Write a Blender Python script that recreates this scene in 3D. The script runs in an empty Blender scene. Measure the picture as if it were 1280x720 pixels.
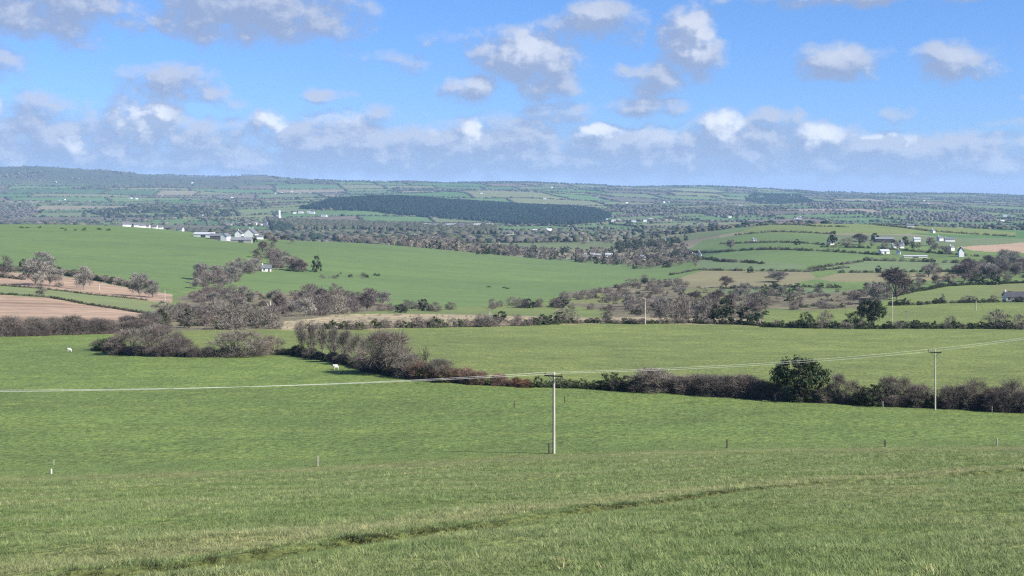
import bpy, math, random
import numpy as np

random.seed(11)
rng = np.random.default_rng(11)
SC = bpy.context.scene
COL = SC.collection
R = math.radians
F, HY = 1758.0, 235.0          # focal length and eye level of the level, shifted lens (in 1280-wide picture units)

# ------------------------------------------------------------------ numpy helpers
def _hash(ix, iy, s):
    h = (ix.astype(np.int64) * 374761393 + iy.astype(np.int64) * 668265263 + s * 1442695041) & 0xFFFFFFFF
    h = ((h ^ (h >> 13)) * 1274126177) & 0xFFFFFFFF
    h = h ^ (h >> 16)
    return (h & 0xFFFF) / 65535.0

def vnoise(x, y, s=0):
    x = np.asarray(x, float); y = np.asarray(y, float)
    ix = np.floor(x); iy = np.floor(y); fx = x - ix; fy = y - iy
    fx = fx * fx * (3 - 2 * fx); fy = fy * fy * (3 - 2 * fy)
    a = _hash(ix, iy, s); b = _hash(ix + 1, iy, s); c = _hash(ix, iy + 1, s); d = _hash(ix + 1, iy + 1, s)
    return (a * (1 - fx) + b * fx) * (1 - fy) + (c * (1 - fx) + d * fx) * fy - 0.5

def fbm(x, y, s=0, o=4):
    t = 0; a = 1.0; k = 1.0
    for i in range(o):
        t = t + a * vnoise(x * k + 17.3 * i, y * k - 9.1 * i, s + i); a *= 0.5; k *= 2.03
    return t

def sstep(a, b, x):
    t = np.clip((x - a) / (b - a), 0, 1)
    return t * t * (3 - 2 * t)

# ------------------------------------------------------------------ terrain as a height function of (X, Y)
C9 = [0, 160, 320, 480, 640, 800, 960, 1120, 1280]
ROWS = [
 (16,   [722, 720, 718, 716, 714, 712, 710, 708, 706]),
 (30,   [655, 652, 649, 646, 643, 640, 637, 635, 633]),
 (60,   [622, 618, 613, 608, 602, 597, 594, 592, 591]),
 (100,  [604, 600, 595, 588, 581, 574, 571, 570, 569]),
 (145,  [594, 590, 585, 578, 570, 563, 559, 558, 557]),
 (170,  [547, 545, 542, 537, 533, 529, 526, 526, 527]),
 (200,  [508, 507, 505, 502, 500, 498, 498, 501, 505]),
 (260,  [462, 455, 450, 451, 455, 458, 459, 460, 462]),
 (340,  [425, 424, 424, 427, 432, 436, 437, 437, 437]),
 (420,  [402, 405, 407, 410, 414, 417, 418, 418, 418]),
 (500,  [379, 388, 396, 399, 401, 402, 403, 405, 408]),
 (600,  [358, 370, 384, 390, 392, 393, 388, 392, 390]),
 (700,  [345, 356, 371, 380, 383, 384, 376, 377, 374]),
 (850,  [322, 335, 345, 359, 365, 369, 358, 360, 358]),
 (1050, [299, 308, 311, 329, 337, 348, 336, 337, 340]),
 (1250, [281, 282, 300, 307, 321, 336, 317, 316, 320]),
 (1350, [280.5, 281, 300, 304, 322, 337, 309, 308, 313]),
 (1500, [290, 292, 303, 311, 323, 336, 299, 299, 305]),
 (1900, [300, 300, 304, 306, 308, 310, 281, 284, 292]),
 (2150, [302, 302, 302, 302, 302, 302, 278, 281, 289]),
 (2500, [298, 298, 298, 298, 297, 296, 284, 284, 290]),
 (3000, [287, 288, 290, 289, 289, 288, 285, 283, 286]),
 (3500, [279, 281, 283, 282, 282, 281, 280, 279, 280]),
 (4100, [274, 275, 277, 276, 278, 276, 274, 273, 275]),
 (4600, [266, 270, 272, 262, 268, 271, 269, 269, 272]),
 (5300, [259, 262, 261, 247, 256, 266, 263, 264, 268]),
 (5700, [256, 259, 256, 249, 256, 262, 260, 261, 266]),
 (6800, [246, 247, 247, 242, 244, 249, 251, 256, 260]),
 (8200, [229, 233, 234, 235, 237, 240, 244, 249, 252]),
]
RIDGE = [(-700, 222), (-300, 214), (0, 209), (50, 208), (90, 211), (130, 214), (160, 217), (215, 219), (260, 221), (300, 219), (335, 220), (370, 224),
         (400, 226), (480, 228), (560, 230), (620, 229.5), (660, 229.5), (720, 232), (800, 234.5), (870, 233), (960, 236), (1040, 240),
         (1120, 243), (1200, 243), (1280, 245), (1600, 244), (2000, 240)]
UG = np.linspace(-0.8, 0.8, 1601)
PXG = UG * F + 640

def _smooth(a, s):
    k = np.exp(-0.5 * (np.arange(-3 * s, 3 * s + 1) / s) ** 2); k /= k.sum()
    p = np.pad(a, 3 * s, mode='edge')
    return np.convolve(p, k, 'valid')

_Y = [0.0]; _Z = [np.full_like(UG, -1.7)]
for Yr, pys in ROWS:
    py = _smooth(np.interp(PXG, C9, pys), 40 if Yr < 1200 else 30)
    _Y.append(Yr); _Z.append((HY - py) / F * Yr)
rx, ry = zip(*RIDGE)
pyr = _smooth(np.interp(PXG, rx, ry), 8)
_Y.append(10300.); _Z.append((HY - pyr) / F * 10300)
_Y.append(10900.); _Z.append((HY - pyr - 6) / F * 10900)
_Y.append(12200.); _Z.append(np.full_like(UG, -110.0))
_Y = np.array(_Y); _Z = np.array(_Z)
# monotone cubic slopes along Y
_h = np.diff(_Y)[:, None]; _d = np.diff(_Z, axis=0) / _h
_D = np.zeros_like(_Z); _D[0] = _d[0]; _D[-1] = _d[-1]
w1 = 2 * _h[1:] + _h[:-1]; w2 = _h[1:] + 2 * _h[:-1]
with np.errstate(divide='ignore', invalid='ignore'):
    hm = (w1 + w2) / (w1 / _d[:-1] + w2 / _d[1:])
_D[1:-1] = np.where(_d[:-1] * _d[1:] > 0, hm, 0)

TRACK = np.array([(40, 737), (140, 725), (400, 690), (600, 661), (750, 639), (900, 619), (1100, 601), (1280, 588), (1420, 579)], float)
_track_w = None

def base_z(X, Y):
    X = np.asarray(X, float); Y = np.asarray(Y, float)
    Yc = np.clip(Y, 0.0, 12199.)
    u = np.clip(X / np.maximum(Y, 1.0), -0.799, 0.799)
    ui = (u + 0.8) / 1.6 * (len(UG) - 1)
    i0 = np.floor(ui).astype(int); fu = ui - i0
    k = np.clip(np.searchsorted(_Y, Yc, side='right') - 1, 0, len(_Y) - 2)
    def g(T, kk): return T[kk, i0] * (1 - fu) + T[kk, i0 + 1] * fu
    h = _Y[k + 1] - _Y[k]; t = (Yc - _Y[k]) / h
    z0, z1, d0, d1 = g(_Z, k), g(_Z, k + 1), g(_D, k), g(_D, k + 1)
    t2, t3 = t * t, t * t * t
    z = (2 * t3 - 3 * t2 + 1) * z0 + (t3 - 2 * t2 + t) * h * d0 + (-2 * t3 + 3 * t2) * z1 + (t3 - t2) * h * d1
    return z

def track_dist(X, Y):
    """signed distance to the trodden line across the near pasture; positive on the far side"""
    best = np.full(np.shape(X), 1e9); sgn = np.ones(np.shape(X)); al = np.zeros(np.shape(X)); acc = 0
    for (a, b) in zip(_track_w[:-1], _track_w[1:]):
        e = b - a; L = np.hypot(*e); ex, ey = e / L
        t = np.clip((X - a[0]) * ex + (Y - a[1]) * ey, 0, L)
        dx = X - a[0] - t * ex; dy = Y - a[1] - t * ey
        d = np.hypot(dx, dy); m = d < best
        best = np.where(m, d, best); sgn = np.where(m, np.sign(ex * dy - ey * dx), sgn); al = np.where(m, acc + t, al); acc += L
    return best * sgn, al

def track_width(al):
    return np.clip(0.21 + 0.34 * fbm(al / .8, al * 0 + 3.3, 31, 4), 0.06, 0.40)

def gz(X, Y):
    X = np.asarray(X, float); Y = np.asarray(Y, float)
    z = base_z(X, Y)
    near = sstep(4, 14, Y)
    z = z + near * (1 - sstep(110, 220, Y)) * (0.10 * fbm(X / 2.6, Y / 2.6, 3, 3) + 0.14 * vnoise(X / 9, Y / 9, 8))
    z = z + sstep(120, 240, Y) * (1 - sstep(900, 1400, Y)) * (0.35 * fbm(X / 16, Y / 16, 5, 3))
    far = sstep(2600, 4500, Y)
    z = z + far * (1 - 0.75 * sstep(9000, 10200, Y)) * (34 * fbm(X / 1100, Y / 1100, 21, 3))
    if _track_w is not None:
        m = (Y > 8) & (Y < 150)
        if np.any(m):
            d, al = track_dist(np.where(m, X, 0), np.where(m, Y, 60))
            wd = track_width(al)
            st = np.where(m, wd * .30 * sstep(-.02, .12, d) * np.exp(-np.maximum(d, 0) / 3.5) - .05 * np.exp(-(np.minimum(d, 0) / .35) ** 2) * np.exp(-np.maximum(d, 0) / .2), 0)
            z = z + st
    return z

def proj(X, Y, z):
    return 640 + X / Y * F, HY - z / Y * F

_YS = np.exp(np.linspace(math.log(9), math.log(10400), 3200))
def at(px, py, ymin=0, ymax=1e9):
    """first point of the terrain along the ray of a picture position"""
    u = (px - 640) / F
    z = base_z(u * _YS, _YS) if _track_w is None else gz(u * _YS, _YS)
    g = HY - z / _YS * F
    ok = np.where((g <= py) & (_YS > ymin) & (_YS < ymax))[0]
    if len(ok) == 0: i = int(np.argmin(np.where((_YS > ymin) & (_YS < ymax), g, 1e9)))
    else: i = int(ok[0])
    Y = _YS[i]
    if 0 < i and g[i] <= py < g[i - 1]:
        t = (g[i - 1] - py) / max(1e-9, g[i - 1] - g[i]); Y = _YS[i - 1] + t * (_YS[i] - _YS[i - 1])
    return np.array([u * Y, Y, float(gz(u * Y, Y))])

_track_w = np.array([at(px, py)[:2] for px, py in TRACK])

def inpoly(px, py, poly):
    ins = np.zeros(np.shape(px), bool); n = len(poly)
    for i in range(n):
        x0, y0 = poly[i]; x1, y1 = poly[(i + 1) % n]
        if y0 == y1: continue
        c = ((y0 > py) != (y1 > py)) & (px < (x1 - x0) * (py - y0) / (y1 - y0) + x0)
        ins ^= c
    return ins

# ------------------------------------------------------------------ Blender helpers
def mesh_np(name, V, Fc, col=None, smooth=False, uvless=True):
    """V (n,3), Fc (m,k) with k = 3 or 4, col (n,3) or None"""
    V = np.asarray(V, np.float32); Fc = np.asarray(Fc, np.int32)
    me = bpy.data.meshes.new(name)
    me.vertices.add(len(V)); me.vertices.foreach_set('co', V.ravel())
    k = Fc.shape[1]
    me.loops.add(Fc.size); me.loops.foreach_set('vertex_index', Fc.ravel())
    me.polygons.add(len(Fc))
    me.polygons.foreach_set('loop_start', np.arange(0, Fc.size, k, dtype=np.int32))
    if smooth: me.polygons.foreach_set('use_smooth', np.ones(len(Fc), bool))
    me.update(calc_edges=True)
    if col is not None:
        ca = me.color_attributes.new('col', 'FLOAT_COLOR', 'POINT')
        c4 = np.ones((len(V), 4), np.float32); c4[:, :3] = col
        ca.data.foreach_set('color', c4.ravel())
    return me

def link(name, me, mat=None, parent=None):
    if mat is not None and me is not None and len(me.materials) == 0: me.materials.append(mat)
    o = bpy.data.objects.new(name, me); COL.objects.link(o)
    if parent is not None: o.parent = parent
    return o

def tag(o, label=None, cat=None, group=None, kind=None):
    if label: o['label'] = label
    if cat: o['category'] = cat
    if group: o['group'] = group
    if kind: o['kind'] = kind
    return o

class MB:
    """collects boxes, prisms and tubes into one mesh"""
    def __init__(s): s.v = []; s.f = []
    def add(s, V, Fs):
        n = len(s.v); s.v += [tuple(p) for p in V]; s.f += [tuple(i + n for i in f) for f in Fs]; return s
    def box(s, x0, x1, y0, y1, z0, z1):
        return s.add([(x0, y0, z0), (x1, y0, z0), (x1, y1, z0), (x0, y1, z0), (x0, y0, z1), (x1, y0, z1), (x1, y1, z1), (x0, y1, z1)],
                     [(0, 3, 2, 1), (4, 5, 6, 7), (0, 1, 5, 4), (1, 2, 6, 5), (2, 3, 7, 6), (3, 0, 4, 7)])
    def tube(s, pts, rad, n=8, cap=True):
        pts = [np.array(p, float) for p in pts]; V = []; Fs = []
        for i, p in enumerate(pts):
            d = pts[min(i + 1, len(pts) - 1)] - pts[max(i - 1, 0)]; d /= np.linalg.norm(d) + 1e-9
            a = np.cross(d, (0, 0, 1) if abs(d[2]) < 0.9 else (1, 0, 0)); a /= np.linalg.norm(a); b = np.cross(d, a)
            r = rad[i] if hasattr(rad, '__len__') else rad
            for k in range(n):
                t = 2 * math.pi * k / n; V.append(p + r * (math.cos(t) * a + math.sin(t) * b))
        for i in range(len(pts) - 1):
            for k in range(n):
                k2 = (k + 1) % n; Fs.append((i * n + k, i * n + k2, (i + 1) * n + k2, (i + 1) * n + k))
        if cap:
            Fs.append(tuple(range(n - 1, -1, -1))); o = (len(pts) - 1) * n; Fs.append(tuple(range(o, o + n)))
        return s.add(V, Fs)
    def mesh(s, name):
        me = bpy.data.meshes.new(name); me.from_pydata(s.v, [], s.f); me.update(); return me
    def build(s, name, mat, parent=None): return link(name, s.mesh(name), mat, parent)

# ------------------------------------------------------------------ materials
def new_mat(name):
    m = bpy.data.materials.new(name); m.use_nodes = True
    nt = m.node_tree; b = nt.nodes['Principled BSDF']
    b.inputs['Roughness'].default_value = 0.85
    b.inputs['Specular IOR Level'].default_value = 0.15
    return m, nt, b

def N(nt, typ, **kw):
    n = nt.nodes.new(typ)
    for k, v in kw.items():
        if k == 'op': n.operation = v
        elif k.startswith('i') and k[1:].isdigit(): n.inputs[int(k[1:])].default_value = v
        else: setattr(n, k, v)
    return n

def mixc(nt, fac, a, b, mode='MIX'):
    n = nt.nodes.new('ShaderNodeMix'); n.data_type = 'RGBA'; n.blend_type = mode
    for sock, val in ((n.inputs[0], fac), (n.inputs[6], a), (n.inputs[7], b)):
        if hasattr(val, 'is_linked'): nt.links.new(val, sock)
        elif val is not None: sock.default_value = val if not isinstance(val, tuple) or len(val) == 4 else (*val, 1)
    return n.outputs[2]

def ramp(nt, src, stops, interp='LINEAR'):
    n = nt.nodes.new('ShaderNodeValToRGB'); n.color_ramp.interpolation = interp
    el = n.color_ramp.elements
    while len(el) < len(stops): el.new(0.5)
    for e, (p, c) in zip(el, stops): e.position = p; e.color = c if len(c) == 4 else (*c, 1)
    nt.links.new(src, n.inputs[0]); return n.outputs[0]

def noise_of(nt, vec, scale, detail=4, rough=0.55, scl=(1, 1, 1)):
    if scl != (1, 1, 1):
        mp = nt.nodes.new('ShaderNodeMapping'); mp.inputs['Scale'].default_value = scl; nt.links.new(vec, mp.inputs[0]); vec = mp.outputs[0]
    n = nt.nodes.new('ShaderNodeTexNoise'); n.inputs['Scale'].default_value = scale; n.inputs['Detail'].default_value = detail
    n.inputs['Roughness'].default_value = rough; nt.links.new(vec, n.inputs['Vector']); return n.outputs['Fac']

def ground_mat(name, scales, bump=0.5, contrast=0.35, stretch=(1, 1, 1), furrow=None):
    m, nt, b = new_mat(name)
    g = nt.nodes.new('ShaderNodeNewGeometry'); pos = g.outputs['Position']
    a = nt.nodes.new('ShaderNodeAttribute'); a.attribute_name = 'col'
    c = a.outputs['Color']; hs = None
    for sc_, amt in scales:
        f = noise_of(nt, pos, sc_, 3, 0.6, stretch)
        lo, hi = 1 - amt, 1 + amt
        k = ramp(nt, f, [(0.28, (lo, lo, lo * 1.02)), (0.72, (hi, hi * 0.99, hi * 0.92))])
        c = mixc(nt, 1.0, c, k, 'MULTIPLY')
        hs = f
    if furrow:
        mp = nt.nodes.new('ShaderNodeMapping'); mp.inputs['Rotation'].default_value = (0, 0, furrow[1]); nt.links.new(pos, mp.inputs[0])
        f = noise_of(nt, mp.outputs[0], furrow[0], 5, .6, (1, .09, 1))
        c = mixc(nt, 1.0, c, ramp(nt, f, [(0.34, (0.66, 0.63, 0.60)), (0.62, (1.14, 1.13, 1.12))]), 'MULTIPLY')
    nt.links.new(c, b.inputs['Base Color'])
    if bump:
        bp = nt.nodes.new('ShaderNodeBump'); bp.inputs['Strength'].default_value = bump; bp.inputs['Distance'].default_value = 0.3
        nt.links.new(hs, bp.inputs['Height']); nt.links.new(bp.outputs[0], b.inputs['Normal'])
    b.inputs['Roughness'].default_value = 0.9; b.inputs['Specular IOR Level'].default_value = 0.1
    return m

def veg_mat(name, amt=0.3, trans=0.0, hue=None):
    """foliage or twigs: the plant's own colour, varied from plant to plant and clump to clump"""
    m, nt, b = new_mat(name)
    a = nt.nodes.new('ShaderNodeAttribute'); a.attribute_name = 'col'
    oi = nt.nodes.new('ShaderNodeObjectInfo')
    k = ramp(nt, oi.outputs['Random'], [(0, (1 - amt, 1 - amt, 1 - amt * .8)), (0.5, (1, 1, 1)), (1, (1 + amt, 1 + amt * .92, 1 + amt * .85))])
    c = mixc(nt, 1.0, a.outputs['Color'], k, 'MULTIPLY')
    nt.links.new(c, b.inputs['Base Color'])
    b.inputs['Specular IOR Level'].default_value = 0.08
    return m

def plain_mat(name, rgb, amt=0.12, scale=3.0, rough=0.8, scl=(1, 1, 1), spec=0.2):
    m, nt, b = new_mat(name)
    tc = nt.nodes.new('ShaderNodeTexCoord')
    f = noise_of(nt, tc.outputs['Object'], scale, 5, 0.6, scl)
    c = ramp(nt, f, [(0.3, tuple(x * (1 - amt) for x in rgb)), (0.7, tuple(min(1, x * (1 + amt)) for x in rgb))])
    nt.links.new(c, b.inputs['Base Color']); b.inputs['Roughness'].default_value = rough; b.inputs['Specular IOR Level'].default_value = spec
    return m

M = {}
M['near'] = ground_mat('near_pasture', [(0.09, .12), (0.6, .2), (4.0, .25)], 0.6)
M['mid'] = ground_mat('mid_pasture', [(0.012, .14), (0.06, .14), (0.3, .15), (1.3, .42)], 1.0, stretch=(1, 1.3, 1))
M['hill'] = ground_mat('hill_pasture', [(0.006, .10), (0.03, .08), (0.2, .1)], 0.3, stretch=(0.6, 1.6, 1))
M['plough'] = ground_mat('ploughed_soil', [(0.02, .16), (0.2, .14)], 0.6, furrow=(0.10, R(80)))
M['rough'] = ground_mat('rough_grass', [(0.03, .2), (0.15, .35), (0.6, .3)], 1.0)
M['far'] = ground_mat('far_country', [(0.002, .12), (0.012, .12)], 0.0)
M['twig'] = veg_mat('bare_twigs', 0.22)
M['leaf'] = veg_mat('leaves', 0.25)
M['bark'] = plain_mat('bark', (0.17, 0.145, 0.125), 0.35, 2.0, 0.9)
M['wood'] = plain_mat('weathered_wood', (0.45, 0.41, 0.34), 0.2, 1.2, 0.85, (6, 6, 0.5))
M['oldwood'] = plain_mat('old_post_wood', (0.30, 0.27, 0.22), 0.3, 3.0, 0.9, (6, 6, 1))
M['darkwood'] = plain_mat('dark_wood', (0.09, 0.07, 0.055), 0.3, 4)
M['wire'] = plain_mat('aluminium_wire', (0.62, 0.62, 0.60), 0.03, 1, 0.5, spec=0.5)
M['steel'] = plain_mat('galvanised_steel', (0.22, 0.22, 0.22), 0.2, 6, 0.6)
M['ceramic'] = plain_mat('brown_ceramic', (0.12, 0.06, 0.04), 0.2, 6, 0.3, spec=0.5)
M['white'] = plain_mat('white_render', (0.70, 0.69, 0.66), 0.05, 0.4)
M['cream'] = plain_mat('cream_render', (0.62, 0.57, 0.47), 0.06, 0.4)
M['slate'] = plain_mat('slate_roof', (0.13, 0.135, 0.15), 0.2, 0.8)
M['tin'] = plain_mat('grey_metal_roof', (0.19, 0.195, 0.205), 0.12, 0.5, 0.6)
M['palemetal'] = plain_mat('pale_metal_roof', (0.40, 0.41, 0.42), 0.08, 0.5, 0.6)
M['darkshed'] = plain_mat('dark_shed', (0.06, 0.06, 0.07), 0.2, 0.7)
M['glass'] = plain_mat('window_glass', (0.03, 0.035, 0.045), 0.1, 1, 0.15, spec=0.5)
M['stone'] = plain_mat('grey_stone', (0.27, 0.26, 0.24), 0.25, 1.5)
M['wool'] = plain_mat('wool', (0.60, 0.58, 0.52), 0.1, 14, 0.95)
M['face'] = plain_mat('dark_face', (0.04, 0.035, 0.03), 0.2, 10)
M['soil'] = plain_mat('soil', (0.07, 0.05, 0.035), 0.3, 5)

# ------------------------------------------------------------------ the ground sheet, painted with the fields' own colours
GREEN = dict(near=(.140, .170, .058), field=(.122, .172, .058), mid=(.146, .182, .066), hill=(.114, .168, .066),
             pale=(.165, .195, .090), tan=(.195, .180, .108), soil=(.330, .242, .178), scrub=(.145, .132, .092), rough=(.300, .255, .175),
             olive=(.15, .165, .07), cool=(.125, .168, .085))
# (name, material, colour, polygon in picture units, Ymin, Ymax)
FIELDS = [
 ('big_hill', 'hill', 'hill', [(-400, 262), (860, 262), (862, 348), (840, 352), (760, 360), (690, 372), (640, 380), (560, 386), (500, 386), (470, 376), (420, 366), (360, 366), (310, 368), (262, 358), (180, 358), (130, 352), (90, 345), (40, 338), (-400, 325)], 600, 1420),
 ('plough_upper', 'plough', 'soil', [(-400, 335), (0, 339), (40, 342), (75, 345), (120, 352), (168, 361), (215, 368), (215, 378), (170, 374), (130, 369), (60, 361), (0, 356), (-400, 345)], 480, 900),
 ('strip', 'hill', 'pale', [(-400, 345), (0, 356), (60, 361), (130, 369), (170, 374), (222, 380), (226, 392), (200, 394), (150, 387), (110, 381), (60, 372), (0, 369), (-400, 360)], 400, 800),
 ('plough_lower', 'plough', 'soil', [(-400, 360), (0, 369), (60, 372), (110, 381), (150, 387), (196, 394), (190, 418), (120, 421), (-400, 428)], 365, 720),
 ('scrub_ground', 'rough', 'scrub', [(196, 394), (226, 392), (222, 372), (262, 358), (310, 368), (360, 366), (420, 366), (470, 376), (500, 386), (440, 392), (360, 401), (366, 412), (230, 413), (190, 416)], 360, 900),
 ('bare_patch', 'plough', 'scrub', [(232, 380), (300, 383), (330, 388), (300, 398), (240, 394)], 380, 800),
 ('rough_strip', 'rough', 'rough', [(352, 412), (356, 402), (420, 394), (520, 391), (600, 392), (700, 394), (760, 396), (900, 394), (960, 398), (960, 407), (800, 404), (700, 406), (560, 409), (430, 413)], 380, 760),
 ('narrow_field', 'hill', 'mid', [(430, 393), (500, 386), (560, 385), (640, 380), (690, 378), (740, 386), (770, 391), (764, 398), (700, 396), (600, 393), (520, 392)], 420, 900),
 ('scrub_middle', 'rough', 'scrub', [(690, 378), (700, 368), (780, 356), (850, 348), (880, 358), (930, 362), (1000, 366), (1080, 362), (1110, 372), (1080, 392), (960, 386), (955, 400), (900, 398), (760, 396), (770, 391), (740, 386)], 460, 1100),
 ('clearing', 'hill', 'olive', [(700, 372), (760, 366), (800, 372), (770, 380), (715, 379)], 500, 1000),
 ('tan_field', 'hill', 'tan', [(836, 352), (860, 344), (880, 338), (1012, 340), (1020, 348), (990, 357), (900, 360), (850, 358)], 700, 1150),
 ('green_sliver', 'hill', 'cool', [(900, 362), (1000, 359), (1060, 364), (1020, 368), (920, 372), (905, 368)], 640, 1000),
 ('olive_patch', 'hill', 'olive', [(840, 362), (900, 360), (905, 368), (920, 374), (860, 374)], 600, 1000),
 ('right_lower', 'mid', 'mid', [(950, 388), (1000, 389), (1080, 385), (1110, 379), (1700, 376), (1700, 412), (1280, 411), (1000, 409), (955, 405)], 440, 760),
 ('right_upper', 'hill', 'mid', [(1104, 379), (1112, 372), (1140, 364), (1200, 356), (1250, 354), (1700, 352), (1700, 377), (1280, 377), (1180, 378)], 560, 1000),
 ('right_olive', 'hill', 'olive', [(1232, 356), (1700, 346), (1700, 374), (1240, 373), (1244, 362)], 560, 1000),
 ('pale_lens', 'hill', 'cool', [(1010, 336), (1060, 327), (1130, 325), (1240, 330), (1232, 336), (1130, 338), (1050, 340)], 900, 1350),
 ('brown_strip', 'hill', 'tan', [(1020, 348), (1050, 342), (1130, 341), (1230, 340), (1190, 350), (1100, 352), (1040, 352)], 700, 1150),
 ('pink_field', 'hill', 'soil', [(1196, 309), (1230, 306), (1290, 303), (1700, 300), (1700, 318), (1280, 316), (1220, 314)], 1050, 1700),
 ('gfield_a', 'hill', 'hill', [(880, 330), (900, 316), (1000, 314), (1100, 318), (1096, 324), (1020, 330), (1000, 337), (880, 337)], 950, 1500),
 ('gfield_b', 'hill', 'cool', [(880, 337), (860, 324), (900, 322), (960, 326), (1008, 331), (1000, 338)], 950, 1500),
 ('gfield_c', 'hill', 'hill', [(880, 300), (960, 288), (1000, 290), (1040, 294), (1040, 306), (980, 308), (900, 312), (860, 312)], 1150, 1950),
 ('gfield_d', 'hill', 'mid', [(920, 291), (960, 279), (1020, 274), (1100, 276), (1150, 281), (1220, 286), (1270, 290), (1270, 296), (1150, 292), (1040, 292)], 1300, 2300),
]

ua = np.concatenate([np.linspace(-0.78, -0.40, 40)[:-1], np.linspace(-0.40, 0.40, 700), np.linspace(0.40, 0.78, 40)[1:]])
ya = np.concatenate([np.exp(np.arange(math.log(0.8), math.log(10), 0.03)), np.exp(np.arange(math.log(10), math.log(95), 0.0058)),
                     np.exp(np.arange(math.log(95), math.log(12150), 0.0092))])
UU, YY = np.meshgrid(ua, ya)
XX = UU * YY
ZZ = gz(XX, YY)
PXX, PYY = proj(XX, YY, ZZ)
shape = XX.shape

# far patchwork: fields laid out as wavy rows with staggered dividers
def far_warp(X, Y):
    return X + 260 * fbm(X / 1900, Y / 1900, 51, 2) + 0.22 * Y, Y - 0.16 * X + 330 * fbm(X / 1500, Y / 1500, 61, 2)
far_rows = [1500.0]
while far_rows[-1] < 14500: far_rows.append(far_rows[-1] + rng.uniform(140, 330) * (0.8 + far_rows[-1] / 9000))
far_rows = np.array(far_rows)
far_div = [np.cumsum(rng.uniform(150, 520, 90)) - 9000 + rng.uniform(0, 200) for _ in far_rows]
PAL = np.array([(.080, .150, .055), (.095, .160, .065), (.115, .165, .07), (.13, .165, .085), (.16, .175, .09), (.21, .19, .13), (.12, .11, .085),
                (.15, .125, .10), (.26, .21, .165), (.075, .125, .06)])
PALW = np.array([.16, .14, .13, .12, .10, .08, .10, .09, .04, .04])
def far_cell(X, Y):
    a, b = far_warp(X, Y)
    r = np.clip(np.searchsorted(far_rows, b) - 1, 0, len(far_rows) - 1)
    c = np.zeros(np.shape(X), int)
    for i in np.unique(r):
        m = r == i; c[m] = np.searchsorted(far_div[i], a[m])
    return r, c
cell_tab = np.random.default_rng(5).choice(len(PAL), p=PALW, size=(len(far_rows) + 1, 100))
r_, c_ = far_cell(XX.ravel(), YY.ravel())
farcol = PAL[cell_tab[r_, np.clip(c_, 0, 99)]].reshape(*shape, 3)

def gcol(n): return np.array(GREEN[n])
colr = np.empty((*shape, 3))
# near pasture -> field beyond the fence line -> middle field -> hill green
tF = sstep(-.8, .8, YY - (144 + 4 * fbm(XX / 30, YY / 30, 71, 2)))[..., None]
lip = (np.exp(-((YY - 141.5) / 2.2) ** 2) * .5)[..., None]
colr[:] = gcol('near') * (1 - tF) + gcol('field') * tF
colr = colr * (1 - lip) + np.array((.19, .21, .10)) * lip
drypatch = np.clip(fbm(XX / 7, YY / 7, 91, 4) * 1.6 + 0.12, 0, 1)[..., None] * (YY < 145)[..., None]
colr = colr * (1 - 0.45 * drypatch) + np.array((.17, .165, .075)) * 0.45 * drypatch
HEDGE_MAIN = [(-60, 0), (370, 446), (440, 455), (500, 470), (560, 476), (640, 481), (700, 483), (760, 486), (850, 490), (900, 494), (960, 498), (1000, 501), (1060, 504), (1120, 507), (1200, 510), (1280, 514), (1360, 519)]
hx, hy = zip(*HEDGE_MAIN[1:])
beyond = (PXX > 352) & (PYY < np.interp(PXX, hx, hy) - 2) & (YY > 150)
beyond |= (PXX <= 352) & (PXX > 150) & (PYY < 441) & (YY > 200)
colr[beyond] = gcol('mid')
mfar = sstep(520, 640, YY)[..., None]
colr = colr * (1 - mfar) + gcol('hill') * mfar
# wheelings and paler streaks in the pasture
streak = np.abs(((YY + 0.32 * XX + 6 * fbm(XX / 60, YY / 60, 77, 2)) / 19.0) % 1 - 0.5) < 0.035
smask = streak & (YY > 150) & (YY < 470)
colr[smask] = colr[smask] * np.array((1.22, 1.12, 1.10))
hs_ = np.abs(((YY * 0.55 + 0.8 * XX + 26 * fbm(XX / 300, YY / 300, 79, 2)) / 46.0) % 1 - 0.5) < 0.05
hmask = hs_ & (YY > 620) & (YY < 1420)
colr[hmask] = colr[hmask] * np.array((1.12, 1.05, 1.08))
for pl in ([(505, 340), (530, 345.5), (558, 350), (575, 351)], [(362, 306), (385, 312)], [(566, 322), (576, 324), (592, 323.5)], [(640, 344), (680, 342), (740, 340)], [(420, 326), (450, 331), (470, 333)]):
    W = np.array([at(a, b, 560, 1420)[:2] for a, b in pl]); mm = (YY > 560) & (YY < 1420)
    for a, b in zip(W[:-1], W[1:]):
        e = b - a; L = np.hypot(*e); t = np.clip(((XX - a[0]) * e[0] + (YY - a[1]) * e[1]) / L ** 2, 0, 1)
        d = np.hypot(XX - a[0] - t * e[0], (YY - a[1] - t * e[1]) * .5); k = (np.exp(-(d / 1.6) ** 2) * .55 * mm)[..., None]
        colr = colr * (1 - k) + np.array((.22, .22, .13)) * k
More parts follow.
